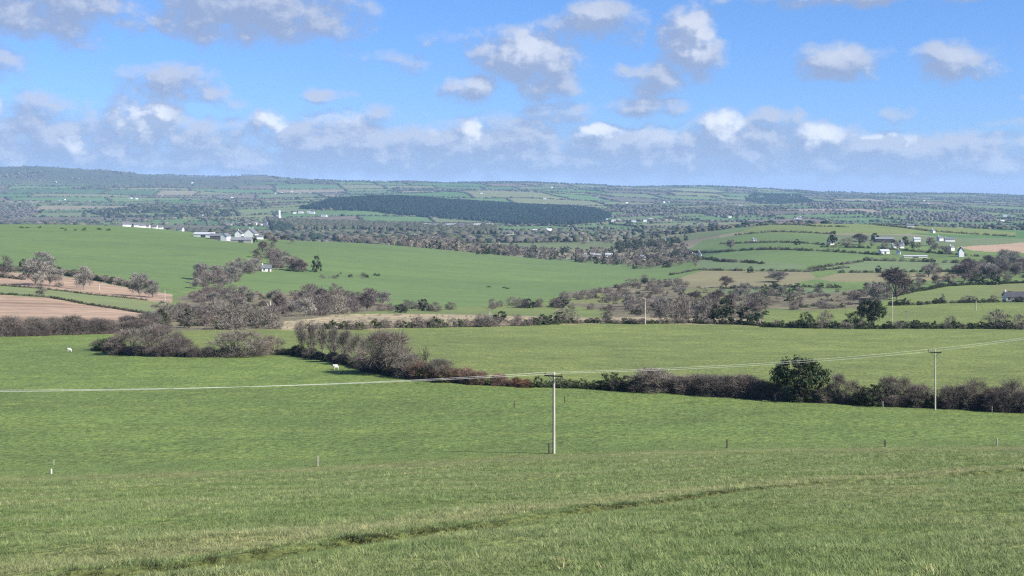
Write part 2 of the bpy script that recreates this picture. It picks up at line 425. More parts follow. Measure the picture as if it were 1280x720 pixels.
# the trodden line: dark earth with the groove's shade painted in, and yellow tussocks
dT, aT = track_dist(np.where(YY < 160, XX, 0), np.where(YY < 160, YY, 60))
wT = track_width(aT)
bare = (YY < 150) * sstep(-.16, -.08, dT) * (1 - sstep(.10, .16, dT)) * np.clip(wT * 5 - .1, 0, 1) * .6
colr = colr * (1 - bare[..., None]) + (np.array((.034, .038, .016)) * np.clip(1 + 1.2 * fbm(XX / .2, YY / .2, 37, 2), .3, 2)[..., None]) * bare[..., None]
pal = (YY < 150) * sstep(0.5, 1.0, dT) * (1 - sstep(1.6, 6.0, dT)) * 0.6
colr = colr * (1 - pal[..., None]) + np.array((.185, .185, .085)) * pal[..., None]
region = np.zeros(shape, int)            # 0 ground, then fields, then far country
fmat = []
wob = 1.2 * fbm(XX / 45, YY / 45, 101, 2)
for i, (nm, mat, cn, poly, y0, y1) in enumerate(FIELDS):
    m = inpoly(PXX + wob, PYY + wob, poly) & (YY >= y0) & (YY <= y1)
    colr[m] = gcol(cn); region[m] = i + 1
farm = (YY > 1420) & (region == 0)
colr[farm] = farcol[farm]; region[farm] = 99
mid_scrubby = farm & (YY < 3300) & (PXX < 900)
k = np.clip(0.55 + fbm(XX / 180, YY / 180, 111, 3), 0, 1)[..., None]
colr = np.where(mid_scrubby[..., None], colr * (1 - 0.6 * k) + np.array((.13, .12, .085)) * 0.6 * k, colr)
moor = (sstep(7900, 8700, YY + 500 * fbm(XX / 800, YY / 800, 131, 3)) * (1 - sstep(250, 420, PXX)))[..., None]
colr = colr * (1 - .85 * moor) + np.array((.062, .066, .048)) * .85 * moor
NC = shape[1]
idx = np.arange(XX.size).reshape(shape)
quads = np.stack([idx[:-1, :-1], idx[:-1, 1:], idx[1:, 1:], idx[1:, :-1]], -1).reshape(-1, 4)
freg = region[:-1, :-1].ravel()
fY = YY[:-1, :-1].ravel()
VV = np.stack([XX, YY, ZZ], -1).reshape(-1, 3); CC = colr.reshape(-1, 3)

def sheet(name, mask, mat, label, cat='field', group=None):
    q = quads[mask]
    if len(q) == 0: return
    used, inv = np.unique(q, return_inverse=True)
    me = mesh_np(name, VV[used], inv.reshape(-1, 4), CC[used], smooth=True)
    o = link(name, me, mat); tag(o, label, cat, group, 'structure'); return o

byname = {f[0]: i + 1 for i, f in enumerate(FIELDS)}
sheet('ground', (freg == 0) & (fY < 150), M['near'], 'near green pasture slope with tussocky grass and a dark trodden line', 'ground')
sheet('pasture_field', (freg == 0) & (fY >= 150), M['mid'], 'smooth green pasture between the fence posts and the hedges below', 'ground')
FL = {
 'big_hill': ('hills', 'broad rounded green hill field with the white farm on its brow'),
 'plough_upper': ('ploughed_field', 'narrow pinkish ploughed strip under the bare trees below the green hill'),
 'strip': ('pasture_field', 'pale green grass strip between the two pinkish ploughed fields'),
 'plough_lower': ('ploughed_field', 'large pinkish ploughed field behind the brown hedge at the left edge'),
 'scrub_ground': ('scrub_ground', 'brown rough ground under the dense scrub below the hill'),
 'bare_patch': ('scrub_ground', 'bare brown clearing with pale logs among the scrub'),
 'rough_strip': ('rough_grass_field', 'tan rough grass strip along the hedge with pale tussocks'),
 'narrow_field': ('pasture_field', 'narrow green field wedged between scrub and tan rough grass'),
 'scrub_middle': ('scrub_ground', 'brown boggy ground under the central belt of bare bushes'),
 'clearing': ('pasture_field', 'small olive clearing inside the central belt of bushes'),
 'tan_field': ('rough_grass_field', 'flat tan field right of the big green hill'),
 'green_sliver': ('pasture_field', 'thin cool green sliver of field below the tan field'),
 'olive_patch': ('pasture_field', 'small olive patch at the tip of the central scrub'),
 'right_lower': ('pasture_field', 'green field behind the dark evergreens at the right hedge'),
 'right_upper': ('pasture_field', 'green field above the low gorse hedge, beside the big bare tree'),
 'right_olive': ('pasture_field', 'olive field beside the dark-roofed cottage at the right edge'),
 'pale_lens': ('pasture_field', 'lens-shaped pale green field below the scattered white houses'),
 'brown_strip': ('rough_grass_field', 'thin brown strip under the row of small dark shrubs'),
 'pink_field': ('ploughed_field', 'pinkish bare field near the white gable at the far right'),
 'gfield_a': ('pasture_field', 'wide green field below the right-hand hamlet and its trees'),
 'gfield_b': ('pasture_field', 'green field beside the white house at the foot of the right-hand slopes'),
 'gfield_c': ('pasture_field', 'green sloping field left of the tall rounded trees by the dark barn'),
 'gfield_d': ('pasture_field', 'green brow of the right-hand hill above the hamlet'),
}
for nm, (on, lb) in FL.items():
    fm = FIELDS[byname[nm] - 1][1]
    sheet(on, freg == byname[nm], M[fm], lb)
sheet('hills', freg == 99, M['far'], 'far hazy valley and hills patched with small hedged fields', 'hills')

# ------------------------------------------------------------------ vegetation prototypes
def rot_z(V, a):
    c, s = math.cos(a), math.sin(a)
    return np.stack([V[:, 0] * c - V[:, 1] * s, V[:, 0] * s + V[:, 1] * c, V[:, 2]], 1)

class Twigs:
    """branching bare wood: thick tubes and thin ribbons, kept apart"""
    def __init__(s, seed): s.r = random.Random(seed); s.tv = []; s.tf = []; s.wv = []; s.wf = []
    def tube(s, pts, r0, r1, n=5):
        o = len(s.tv)
        for i, p in enumerate(pts):
            r = r0 + (r1 - r0) * i / (len(pts) - 1)
            d = pts[min(i + 1, len(pts) - 1)] - pts[max(i - 1, 0)]; d = d / (np.linalg.norm(d) + 1e-9)
            a = np.cross(d, (0.3, 0.2, 0.93)); a /= np.linalg.norm(a) + 1e-9; b = np.cross(d, a)
            for k in range(n):
                t = 2 * math.pi * k / n; s.tv.append(p + r * (math.cos(t) * a + math.sin(t) * b))
        for i in range(len(pts) - 1):
            for k in range(n):
                s.tf.append((o + i * n + k, o + i * n + (k + 1) % n, o + (i + 1) * n + (k + 1) % n, o + (i + 1) * n + k))
    def ribbon(s, pts, w):
        o = len(s.wv); side = np.array([s.r.gauss(0, 1) for _ in range(3)])
        for i, p in enumerate(pts):
            d = pts[min(i + 1, len(pts) - 1)] - pts[max(i - 1, 0)]
            a = np.cross(d, side); a /= np.linalg.norm(a) + 1e-9
            ww = w * (1 - 0.6 * i / (len(pts) - 1)); s.wv.append(p - a * ww / 2); s.wv.append(p + a * ww / 2)
        for i in range(len(pts) - 1): s.wf.append((o + 2 * i, o + 2 * i + 1, o + 2 * i + 3, o + 2 * i + 2))
    def grow(s, p, d, L, r, depth, kids, up=0.25, spread=0.75, rib=0.03, thick=0.035):
        r_ = s.r; n = 4 if depth > 1 else 3
        pts = [p]; dd = d / np.linalg.norm(d)
        for i in range(n):
            dd = dd + np.array([r_.gauss(0, .16), r_.gauss(0, .16), r_.gauss(0, .12) + up * 0.35]); dd /= np.linalg.norm(dd)
            pts.append(pts[-1] + dd * L / n)
        if r > thick: s.tube(pts, r, r * 0.55, 5 if r > .08 else 3)
        else: s.ribbon(pts, max(rib, r * 2))
        if depth == 0: return
        k = kids[depth - 1]
        for j in range(k):
            t = 0.28 + 0.72 * (j + r_.random()) / k
            q = t * n; i = min(int(q), n - 1); f = q - i
            pos = pts[i] * (1 - f) + pts[i + 1] * f
            ax = np.array([r_.gauss(0, 1), r_.gauss(0, 1), r_.gauss(0, .6)]); loc = pts[i + 1] - pts[i]; loc = loc / np.linalg.norm(loc)
            ax -= loc * ax.dot(loc); ax /= np.linalg.norm(ax) + 1e-9
            nd = loc + ax * spread * (0.6 + 0.8 * r_.random()) + np.array((0, 0, up))
            s.grow(pos, nd, L * (0.78 - 0.32 * t) * (0.75 + 0.5 * r_.random()), r * 0.52, depth - 1, kids, up, spread, rib, thick)

def norm_hw(arrs, h, w):
    A = np.concatenate([a for a in arrs if len(a)])
    zt = np.percentile(A[:, 2], 99.3); rr = np.percentile(np.hypot(A[:, 0], A[:, 1]), 97)
    S = np.array([w / 2 / rr, w / 2 / rr, h / zt])
    return [a * S if len(a) else a for a in arrs]

def leaf_clumps(r, centres, rad, per, size, flat=0.8):
    """small leaf-sized faces gathered in clumps"""
    V = []; Fq = []
    n = len(centres) * per
    c = np.repeat(np.asarray(centres, float), per, 0)
    rr = np.repeat(np.asarray(rad if hasattr(rad, '__len__') else [rad] * len(centres), float), per)
    d = r.normal(size=(n, 3)); d /= np.linalg.norm(d, axis=1)[:, None]
    p = c + d * (rr * r.random(n) ** 0.45)[:, None] * np.array((1, 1, flat))
    a = r.normal(size=(n, 3)); a /= np.linalg.norm(a, axis=1)[:, None]
    b = np.cross(a, d); b /= np.linalg.norm(b, axis=1)[:, None] + 1e-9
    s_ = (size * r.uniform(.6, 1.3, n))[:, None]
    V = np.stack([p - a * s_ * .6, p + b * s_ * .35, p + a * s_ * .6, p - b * s_ * .35], 1).reshape(-1, 3)
    Fq = np.arange(n * 4).reshape(-1, 4)
    return V, Fq

def tints(nv, per, base, amt, r):
    k = int(math.ceil(nv / per)); t = 1 + amt * r.normal(size=(k, 1)) + 0.06 * r.normal(size=(k, 3))
    return (np.array(base) * np.clip(t, .3, 1.9)).repeat(per, 0)[:nv]

TWIG = dict(grey=(.172, .153, .125), purple=(.154, .125, .108), tan=(.255, .220, .172), red=(.195, .130, .100), dark=(.13, .11, .095), green=(.17, .18, .10), pale=(.238, .220, .186))
LEAF = dict(dark=(.040, .055, .028), gorse=(.055, .075, .030), ivy=(.045, .065, .03), conifer=(.030, .048, .030), mossy=(.10, .12, .055))

PROTO = {}
def proto_bare(key, seed, h, w, stems, kids, base_spread, tint, L0=0.62, r0=0.11, trunk=0.0, up=0.25, spread=0.75, rib=0.032, ivy=0, leaf='ivy', depth=None):
    t = Twigs(seed); r = t.r; nr = np.random.default_rng(seed)
    depth = depth if depth is not None else len(kids)
    if trunk > 0:
        top = np.array((r.gauss(0, .15), r.gauss(0, .15), trunk * h)); mid_ = top * 0.5 + np.array((r.gauss(0, .12), r.gauss(0, .12), 0))
        t.tube([np.zeros(3) - (0, 0, .4), mid_, top], r0 * 1.9, r0 * 1.25, 6)
    for i in range(stems):
        a = 2 * math.pi * (i + r.random()) / stems; e = base_spread * (0.35 + 0.9 * r.random())
        d = np.array((math.cos(a) * e, math.sin(a) * e, 1.0))
        p = np.array((0., 0., trunk * h * (0.75 + .25 * r.random()))) if trunk > 0 else np.array((math.cos(a), math.sin(a), 0)) * w * 0.16 * r.random() - (0, 0, .2)
        t.grow(p, d, h * L0 * (0.8 + 0.4 * r.random()) * (1 - trunk * .6), r0, depth, kids, up, spread, rib)
    tv = np.array(t.tv) if t.tv else np.zeros((0, 3)); wv = np.array(t.wv)
    tv, wv = norm_hw([tv, wv], h, w)
    wc = tints(len(wv), 8, TWIG[tint], .16, nr)
    tc = tints(len(tv), 15, tuple(x * 0.85 for x in TWIG[tint]), .15, nr)
    lv = lf = lc = None
    if ivy:
        k = nr.choice(len(tv), ivy) if len(tv) else nr.choice(len(wv), ivy)
        cs = (tv if len(tv) else wv)[k]; cs = cs[cs[:, 2] > 0.05 * h]
        lv, lf = leaf_clumps(nr, cs, h * .085, 34, h * .04); lc = tints(len(lv), 4 * 34, LEAF[leaf], .2, nr)
    PROTO[key] = dict(h=h, w=w, tv=tv, tf=np.array(t.tf) if t.tf else np.zeros((0, 4), int), tc=tc, wv=wv, wf=np.array(t.wf), wc=wc, lv=lv, lf=lf, lc=lc)

def proto_leafy(key, seed, h, w, nclump, per, size, leaf, trunk=0.25, squash=1.0, gap=0.0, stems=3, twig=0, tint='dark', top=0.6, crad=0.13):
    nr = np.random.default_rng(seed); t = Twigs(seed)
    cs = []
    tries = 0
    while len(cs) < nclump and tries < 20000:
        tries += 1
        p = nr.uniform(-1, 1, 3); zz = p[2] * .5 + .5
        if trunk < .1: lim = math.sqrt(max(0, 1 - max(0, (zz - .25) / .75) ** 2))
        else: lim = math.sqrt(max(0, 1 - abs(p[2]) ** (1 / top)))
        rad = math.hypot(p[0], p[1])
        if rad > lim * (0.85 + .3 * nr.random()): continue
        if rad < 0.45 * lim and abs(p[2]) < .5 and nr.random() < .6: continue
        z = trunk + (1 - trunk) * (p[2] * .5 + .5)
        if gap and p[2] < -0.25 and nr.random() < gap: continue
        cs.append((p[0] * w / 2, p[1] * w / 2, z * h))
    cs = np.array(cs)
    lv, lf = leaf_clumps(nr, cs, crad * h * nr.uniform(.6, 1.25, len(cs)), per, size, .75)
    lc = tints(len(lv), 4 * per, LEAF[leaf], .22, nr)
    for i in range(stems):
        a = 2 * math.pi * (i + .5 * nr.random()) / stems
        b = np.array((math.cos(a) * w * .07, math.sin(a) * w * .07, -.3)); e = np.array((math.cos(a) * w * .24, math.sin(a) * w * .24, h * .72))
        t.tube([b, b * .4 + e * .6 * np.array((.6, .6, 1)), e], .028 * h, .010 * h, 5)
        for j in range(4):
            c = cs[nr.integers(len(cs))]; s0 = b + (e - b) * nr.uniform(.3, .9)
            t.tube([s0, (s0 + c) / 2 + (0, 0, .1), c], .010 * h, .004 * h, 3)
    if twig:
        for i in range(twig):
            c = cs[nr.integers(len(cs))]; t.grow(c, nr.normal(size=3) + (0, 0, .6), h * .22, .02, 1, [4], .3, .7, .03)
    tv = np.array(t.tv); wv = np.array(t.wv) if t.wv else np.zeros((0, 3))
    PROTO[key] = dict(h=h, w=w, tv=tv, tf=np.array(t.tf), tc=tints(len(tv), 15, (.12, .10, .085), .15, nr), wv=wv, wf=np.array(t.wf) if t.wf else np.zeros((0, 4), int),
                      wc=tints(len(wv), 8, TWIG[tint], .15, nr) if len(wv) else np.zeros((0, 3)), lv=lv, lf=lf, lc=lc)

def proto_fuzzy(key, seed, h, w, nl, nt_, tint, trunk=0.0, rib=.05, tl=.13, skel=0, ivy=0, leaf='ivy', lobe=.30, low=1.0, stems=5, r0=.10, tint2=None, flat=.85, sub=3):
    """a bare crown: rounded lobes of fine twigs carried on branching limbs"""
    nr = np.random.default_rng(seed); t = Twigs(seed)
    C = []; RR = []
    for i in range(nl):
        a = 2 * math.pi * (i * .618 + .15 * nr.random()); f = math.sqrt((i + .5) / nl)
        rad = f * (1 - lobe) * w / 2; top = math.sqrt(max(0, 1 - (f * .96) ** 2))
        r_ = lobe * w / 2 * nr.uniform(.75, 1.25)
        zhi = h * (trunk + (1 - trunk) * (.32 + .68 * top)) - r_ * .8
        zlo = h * trunk + r_ * .4
        z = zhi if nr.random() < (.72 if trunk == 0 else .52) else zlo + (zhi - zlo) * nr.random() * low
        C.append((math.cos(a) * rad, math.sin(a) * rad, max(z, zlo))); RR.append(r_)
        if trunk == 0 and f > .5: C.append((math.cos(a) * rad * .95, math.sin(a) * rad * .95, r_ * .55)); RR.append(r_ * .9)
    C = np.array(C); RR = np.array(RR)
    k = nr.choice(len(C), nt_, p=RR ** 2 / (RR ** 2).sum())
    d = nr.normal(size=(nt_, 3)); d[:, 2] = d[:, 2] * .8 + .35; d /= np.linalg.norm(d, axis=1)[:, None]
    q = nr.random(nt_) ** .6
    p0 = C[k] + d * (RR[k] * (.25 + .62 * q))[:, None] * np.array((1, 1, flat))
    dr = d * .8 + nr.normal(size=(nt_, 3)) * .45 + np.array((0, 0, .35)); dr /= np.linalg.norm(dr, axis=1)[:, None]
    L = (tl * h * nr.uniform(.5, 1.35, nt_))[:, None]
    p1 = p0 + dr * L
    p0[:, 2] = np.maximum(p0[:, 2], 0.02); sd_ = np.cross(dr, nr.normal(size=(nt_, 3))); sd_ /= np.linalg.norm(sd_, axis=1)[:, None]
    ww = rib * nr.uniform(.6, 1.3, nt_)[:, None]
    WV = np.stack([p0 - sd_ * ww / 2, p0 + sd_ * ww / 2, p1 + sd_ * ww * .22, p1 - sd_ * ww * .22], 1).reshape(-1, 3); WF = np.arange(nt_ * 4).reshape(-1, 4)
    lobetone = nr.uniform(.78, 1.2, len(C))
    base = np.array(TWIG[tint])[None].repeat(nt_, 0)
    if tint2: base = np.where(nr.random(len(C))[k][:, None] < .4, np.array(TWIG[tint2])[None], base)
    WC = (base * (lobetone[k] * nr.uniform(.8, 1.2, nt_))[:, None]).repeat(4, 0)
    # limbs
    if trunk > 0:
        tp = np.array((nr.normal() * .12, nr.normal() * .12, trunk * h * .8)); t.tube([np.array((0, 0, -.4)), tp * .5 + (nr.normal() * .1, nr.normal() * .1, 0), tp], r0 * 1.8, r0 * 1.3, 6)
    for j in range(len(C)):
        b0 = tp * nr.uniform(.75, 1.0) if trunk > 0 else np.array((nr.normal() * w * .05, nr.normal() * w * .05, -.2))
        mid_ = b0 * .5 + C[j] * .5 + np.array((nr.normal() * .04 * w, nr.normal() * .04 * w, .07 * h))
        t.tube([b0, mid_, C[j]], r0 * nr.uniform(.6, 1.0), r0 * .3, 4)
        for _ in range(sub):
            e = C[j] + nr.normal(size=3) * RR[j] * .55 + np.array((0, 0, RR[j] * .4)); t.tube([mid_ * .35 + C[j] * .65, e], r0 * .3, r0 * .12, 3)
    for j in range(skel):
        a = 6.283 * j / skel; t.grow(np.array((math.cos(a), math.sin(a), 0)) * w * .03 + (0, 0, trunk * h * .6), np.array((math.cos(a) * .8, math.sin(a) * .8, 1.)), h * .55, r0 * .8, 2, [5, 5], .25, .75, rib * .8)
    tv = np.array(t.tv); wv = WV; wf = WF; wc = WC
    if len(t.wv):
        wf = np.concatenate([WF, np.array(t.wf) + len(WV)]); wv = np.concatenate([WV, np.array(t.wv)]); wc = np.concatenate([WC, tints(len(t.wv), 8, TWIG[tint], .15, nr)])
    tv, wv = norm_hw([tv, wv], h, w)
    lv = lf = lc = None
    if ivy:
        cs = []
        for i in range(ivy):
            j = nr.integers(len(C)); f = nr.uniform(.15, .95); cs.append((C[j][0] * f * .7 + nr.normal() * .03 * w, C[j][1] * f * .7 + nr.normal() * .03 * w, h * (.08 + .62 * nr.random())))
        lv, lf = leaf_clumps(nr, cs, h * .10, 40, max(.16, rib * 1.8)); lc = tints(len(lv), 160, LEAF[leaf], .2, nr)
    PROTO[key] = dict(h=h, w=w, tv=tv, tf=np.array(t.tf), tc=tints(len(tv), 15, tuple(x * 1.2 for x in TWIG[tint]), .15, nr), wv=wv, wf=wf, wc=wc, lv=lv, lf=lf, lc=lc)

# detailed ones for the near hedge and the clumps
proto_fuzzy('dome', 1, 5.0, 6.5, 13, 5200, 'grey', rib=.034, tl=.15, skel=6, r0=.07, tint2='purple')
proto_fuzzy('dome2', 2, 4.2, 6.5, 14, 5200, 'purple', rib=.034, tl=.16, skel=5, r0=.06, tint2='dark')
proto_fuzzy('round', 3, 6.5, 7.5, 16, 6800, 'grey', trunk=.06, rib=.032, tl=.15, skel=7, r0=.12, tint2='purple')
proto_fuzzy('slender', 4, 6.0, 3.2, 7, 1900, 'grey', trunk=.34, rib=.034, tl=.15, skel=3, r0=.09, ivy=5, lobe=.5)
proto_fuzzy('slender2', 5, 6.0, 3.6, 8, 2200, 'grey', trunk=.26, rib=.034, tl=.16, skel=4, r0=.10, lobe=.48, tint2='purple')
proto_fuzzy('fan', 6, 5.0, 5.0, 10, 3000, 'tan', rib=.034, tl=.20, skel=7, r0=.07, tint2='purple')
proto_fuzzy('ivyfan', 7, 5.0, 4.2, 9, 2600, 'grey', trunk=.08, rib=.034, tl=.15, skel=5, r0=.10, ivy=34)
proto_bare('greenish', 8, 3.6, 3.0, 8, [4, 6], 0.6, 'green', rib=.045, r0=.06, up=.4, ivy=26, leaf='mossy')
proto_leafy('pine', 9, 6.5, 8.5, 165, 52, .28, 'dark', trunk=.17, gap=.5, stems=6, top=.8, crad=.115)
proto_leafy('evergreen', 10, 4.5, 5.5, 80, 46, .24, 'dark', trunk=.02, stems=4, twig=30, tint='purple')
proto_leafy('gorse', 12, 2.2, 3.2, 46, 42, .15, 'gorse', trunk=.02, stems=4, twig=60, crad=.16, tint='purple')
# plainer ones for the belts farther off
proto_fuzzy('b_dome', 21, 5.0, 7.0, 11, 1000, 'grey', rib=.10, tl=.16, r0=.07, sub=1)
proto_fuzzy('b_dome2', 22, 4.6, 7.0, 11, 1000, 'purple', rib=.10, tl=.16, r0=.07, sub=1)
proto_fuzzy('b_dome3', 23, 4.8, 6.2, 10, 900, 'tan', rib=.10, tl=.17, r0=.07, sub=1, tint2='grey')
proto_fuzzy('b_tree', 24, 9.0, 8.4, 16, 2200, 'pale', trunk=.16, rib=.12, tl=.12, r0=.15, sub=2)
proto_fuzzy('b_tree2', 25, 9.0, 8.5, 15, 2000, 'pale', trunk=.20, rib=.12, tl=.12, r0=.15, sub=2)
proto_fuzzy('b_tree3', 26, 9.0, 7.2, 15, 1900, 'purple', trunk=.10, rib=.12, tl=.13, r0=.13, sub=2)
proto_fuzzy('b_ivy', 27, 7.0, 5.6, 8, 800, 'grey', trunk=.12, rib=.11, tl=.14, r0=.13, ivy=16, sub=2)
proto_leafy('b_dark', 28, 5.0, 5.5, 44, 30, .46, 'dark', trunk=.02, crad=.16)
proto_leafy('b_gorse', 29, 2.2, 3.4, 24, 24, .32, 'gorse', trunk=.02, crad=.18, twig=14, tint='purple')
def conifer(key, seed, h, w):
    nr = np.random.default_rng(seed); cs = []; rad = []
    for i in range(26):
        z = (i + .5) / 26; k = int(3 + 5 * (1 - z)); rr = (1 - z) ** .8 * w / 2
        for j in range(k):
            a = nr.uniform(0, 6.28); cs.append((math.cos(a) * rr * nr.uniform(.35, .95), math.sin(a) * rr * nr.uniform(.35, .95), h * (.06 + .93 * z))); rad.append(.07 * h * (1.1 - .7 * z))
    lv, lf = leaf_clumps(nr, cs, rad, 8, .09 * h, .6)
    t = Twigs(seed); t.tube([np.array((0, 0, -.3)), np.array((0, 0, h * .5)), np.array((0, 0, h * .95))], .03 * h, .005 * h, 5)
    PROTO[key] = dict(h=h, w=w, tv=np.array(t.tv), tf=np.array(t.tf), tc=tints(len(t.tv), 5, (.1, .08, .06), .1, nr), wv=np.zeros((0, 3)), wf=np.zeros((0, 4), int), wc=np.zeros((0, 3)), lv=lv, lf=lf, lc=tints(len(lv), 32, LEAF['conifer'], .2, nr))
conifer('conifer', 31, 10., 4.6)

def parts_of(P, which):
    Vs, Fs, Cs, n = [], [], [], 0
    for a, b, c in which:
        if P[a] is None or len(P[a]) == 0: continue
        Vs.append(P[a]); Fs.append(P[b] + n); Cs.append(P[c]); n += len(P[a])
    return np.concatenate(Vs), np.concatenate(Fs), np.concatenate(Cs)

MESH = {}
def meshes(key):
    if key not in MESH:
        P = PROTO[key]
        v, f, c = parts_of(P, [('tv', 'tf', 'tc')]); tr = mesh_np(key + '_trunk', v, f, c); tr.materials.append(M['twig'])
        v, f, c = parts_of(P, [('wv', 'wf', 'wc'), ('lv', 'lf', 'lc')]); cr = mesh_np(key + '_crown', v, f, c); cr.materials.append(M['leaf'] if P['lv'] is not None and not len(P['wv']) else M['twig'])
        v, f, c = parts_of(P, [('tv', 'tf', 'tc'), ('wv', 'wf', 'wc'), ('lv', 'lf', 'lc')]); al = mesh_np(key + '_plant', v, f, c); al.materials.append(M['twig'])
        MESH[key] = (tr, cr, al)
    return MESH[key]

KIND = {'dome': ('bare_bush', 'bush'), 'dome2': ('bare_bush', 'bush'), 'round': ('bare_tree', 'tree'), 'slender': ('bare_tree', 'tree'), 'slender2': ('bare_tree', 'tree'),
        'fan': ('bare_bush', 'bush'), 'ivyfan': ('ivy_clad_tree', 'tree'), 'greenish': ('green_shrub', 'bush'), 'pine': ('evergreen_tree', 'tree'), 'evergreen': ('evergreen_bush', 'bush'),
        'gorse': ('gorse_bush', 'bush'), 'b_dome': ('bare_bush', 'bush'), 'b_dome2': ('bare_bush', 'bush'), 'b_dome3': ('bare_bush', 'bush'), 'b_tree': ('bare_tree', 'tree'),
        'b_tree2': ('bare_tree', 'tree'), 'b_tree3': ('bare_tree', 'tree'), 'b_ivy': ('ivy_clad_tree', 'tree'), 'b_dark': ('evergreen_bush', 'bush'), 'b_gorse': ('gorse_bush', 'bush'), 'conifer': ('conifer_tree', 'tree')}

def plant_xy(key, X, Y, h, w, label, group=None, parts=True, sink=0.0):
    P = PROTO[key]; tr, cr, al = meshes(key)
    nm, cat = KIND[key]
    S = (w / P['w'], w / P['w'], h / P['h'])
    z = float(gz(X, Y)) - sink
    if parts:
        o = bpy.data.objects.new(nm, None); COL.objects.link(o); o.empty_display_size = 0.5
        link('trunk' if cat == 'tree' else 'stems', tr, None, o); link('crown', cr, None, o)
    else:
        o = link(nm, al)
    o.location = (X, Y, z); o.scale = S; o.rotation_euler = (0, 0, random.uniform(0, 6.28))
    return tag(o, label, cat, group)

def plant(key, px, py, hpx, wpx, label, group=None, parts=True, ymin=0, ymax=1e9):
    X, Y, z = at(px, py, ymin, ymax)
    return plant_xy(key, X, Y, hpx * Y / F, wpx * Y / F, label, group, parts)

def merge(items):
    """items: (key, X, Y, z, h, w, rot, tint) -> one mesh's arrays"""
    Vs, Fs, Cs, n = [], [], [], 0
    cache = {}
    for key, X, Y, z, h, w, a, tn in items:
        if key not in cache: cache[key] = parts_of(PROTO[key], [('tv', 'tf', 'tc'), ('wv', 'wf', 'wc'), ('lv', 'lf', 'lc')])
        v, f, c = cache[key]; P = PROTO[key]
        vv = rot_z(v * np.array((w / P['w'], w / P['w'], h / P['h'])), a) + np.array((X, Y, z))
        Vs.append(vv); Fs.append(f + n); Cs.append(c * tn); n += len(v)
    return np.concatenate(Vs), np.concatenate(Fs), np.concatenate(Cs)

def polyline(pts, step, ymin=0, ymax=1e9):
    W = np.array([at(px, py, ymin, ymax)[:2] for px, py in pts])
    seg = np.hypot(*np.diff(W, axis=0).T); L = np.concatenate([[0], np.cumsum(seg)])
    s_ = np.arange(0, L[-1], step)
    return np.stack([np.interp(s_, L, W[:, 0]), np.interp(s_, L, W[:, 1])], 1)

def hedge(pts, keys, h, label, group=None, step=0.55, jit=0.3, hv=0.35, wk=1.5, gaps=0.0, name='hedgerow', cat='hedge', ymin=0, ymax=1e9, tn=1.0, wob=0.9):
    h0, h1 = h if hasattr(h, '__len__') else (h, h)
    P = polyline(pts, max(.6, step * max(h0, h1)), ymin, ymax); items = []
    for i, (x, y) in enumerate(P):
        if random.random() < gaps: continue
        t = i / max(1, len(P) - 1); hh = (h0 + (h1 - h0) * t) * random.uniform(1 - hv, 1 + hv)
        x += random.gauss(0, jit * hh * .6); y += random.gauss(0, jit * hh * .6)
        key = random.choice(keys); ww = hh * wk * random.uniform(.8, 1.25)
        items.append((key, x, y, float(gz(x, y)) - .1 * hh, hh, ww, random.uniform(0, 6.28), tn * random.uniform(.75, 1.25)))
    if not items: return None
    v, f, c = merge(items); c = np.clip(c, 0, .8)
    o = link(name, mesh_np(name, v - v.mean(0), f, c), M['twig']); o.location = v.mean(0)
    return tag(o, label, cat, group)

# ------------------------------------------------------------------ the near hedge
NB = 'low hedge'
hedge([(366, 443), (400, 449), (440, 457), (480, 467), (520, 473)], ['dome', 'dome2', 'gorse'], 1.7, 'dark scrubby hedge bottom under the slender bare trees and the round bare tree', step=.5)
hedge([(520, 473), (560, 477), (600, 480), (645, 483)], ['dome2', 'dome2', 'gorse'], (2.4, 1.5), 'low reddish brown hedge between the round bare tree and the near pole', step=.42, tn=np.array((1.18, .95, .84)))
hedge([(640, 482), (660, 484)], ['fan'], 1.4, 'short rust red tuft at the end of the reddish hedge', step=.4, tn=np.array((1.1, .72, .55)))
hedge([(662, 484), (700, 484), (740, 486), (790, 488)], ['gorse', 'gorse', 'evergreen'], (1.2, 1.6), 'low dark green gorse hedge just right of the near pole', step=.6)
hedge([(770, 488), (820, 490), (870, 492), (920, 496), (975, 500)], ['evergreen', 'dome2', 'dome2', 'dome2', 'dome'], (2.0, 2.9), 'dark hedge of bramble and twigs left of the big evergreen', step=.42)
hedge([(975, 500), (1030, 503), (1080, 506), (1120, 508)], ['evergreen', 'gorse', 'dome2', 'dome2'], (1.9, 2.0), 'dark brambly hedge under the big evergreen tree', step=.42)
hedge([(1120, 508), (1160, 509), (1200, 511), (1240, 513), (1290, 516), (1350, 520)], ['dome2', 'dome2', 'dome', 'dome2', 'gorse'], (2.1, 2.7), 'purple brown hedge behind the right-hand power pole', step=.40)
g = 'slender bare trees in the near hedge'
for px, py, h, w, k, lb in [(377, 443, 38, 22, 'slender', 'leftmost of the slender bare trees at the end of the near hedge'),
                            (390, 445, 41, 20, 'slender2', 'slender bare tree with a straight stem, second in the row'),
                            (403, 447, 40, 22, 'slender', 'slender ivy-stemmed bare tree, third in the row'),
                            (417, 450, 42, 24, 'slender2', 'tall slender bare tree in the middle of the close row'),
                            (431, 453, 42, 28, 'slender2', 'slender bare tree with a wider crown toward the round tree'),
                            (446, 457, 40, 30, 'fan', 'bushy bare tree filling the gap before the round tree')]:
    plant(k, px, py, h, w, lb, g)
plant('round', 483, 468, 56, 74, 'large round bare tree with pale branches, the biggest in the near hedge')
plant('dome', 512, 472, 30, 44, 'dark bare bush leaning on the right side of the round tree')
plant('greenish', 531, 462, 33, 34, 'sparse greenish shrub standing behind the reddish hedge')
plant('dome', 549, 475, 27, 44, 'grey bare bush at the start of the reddish hedge')
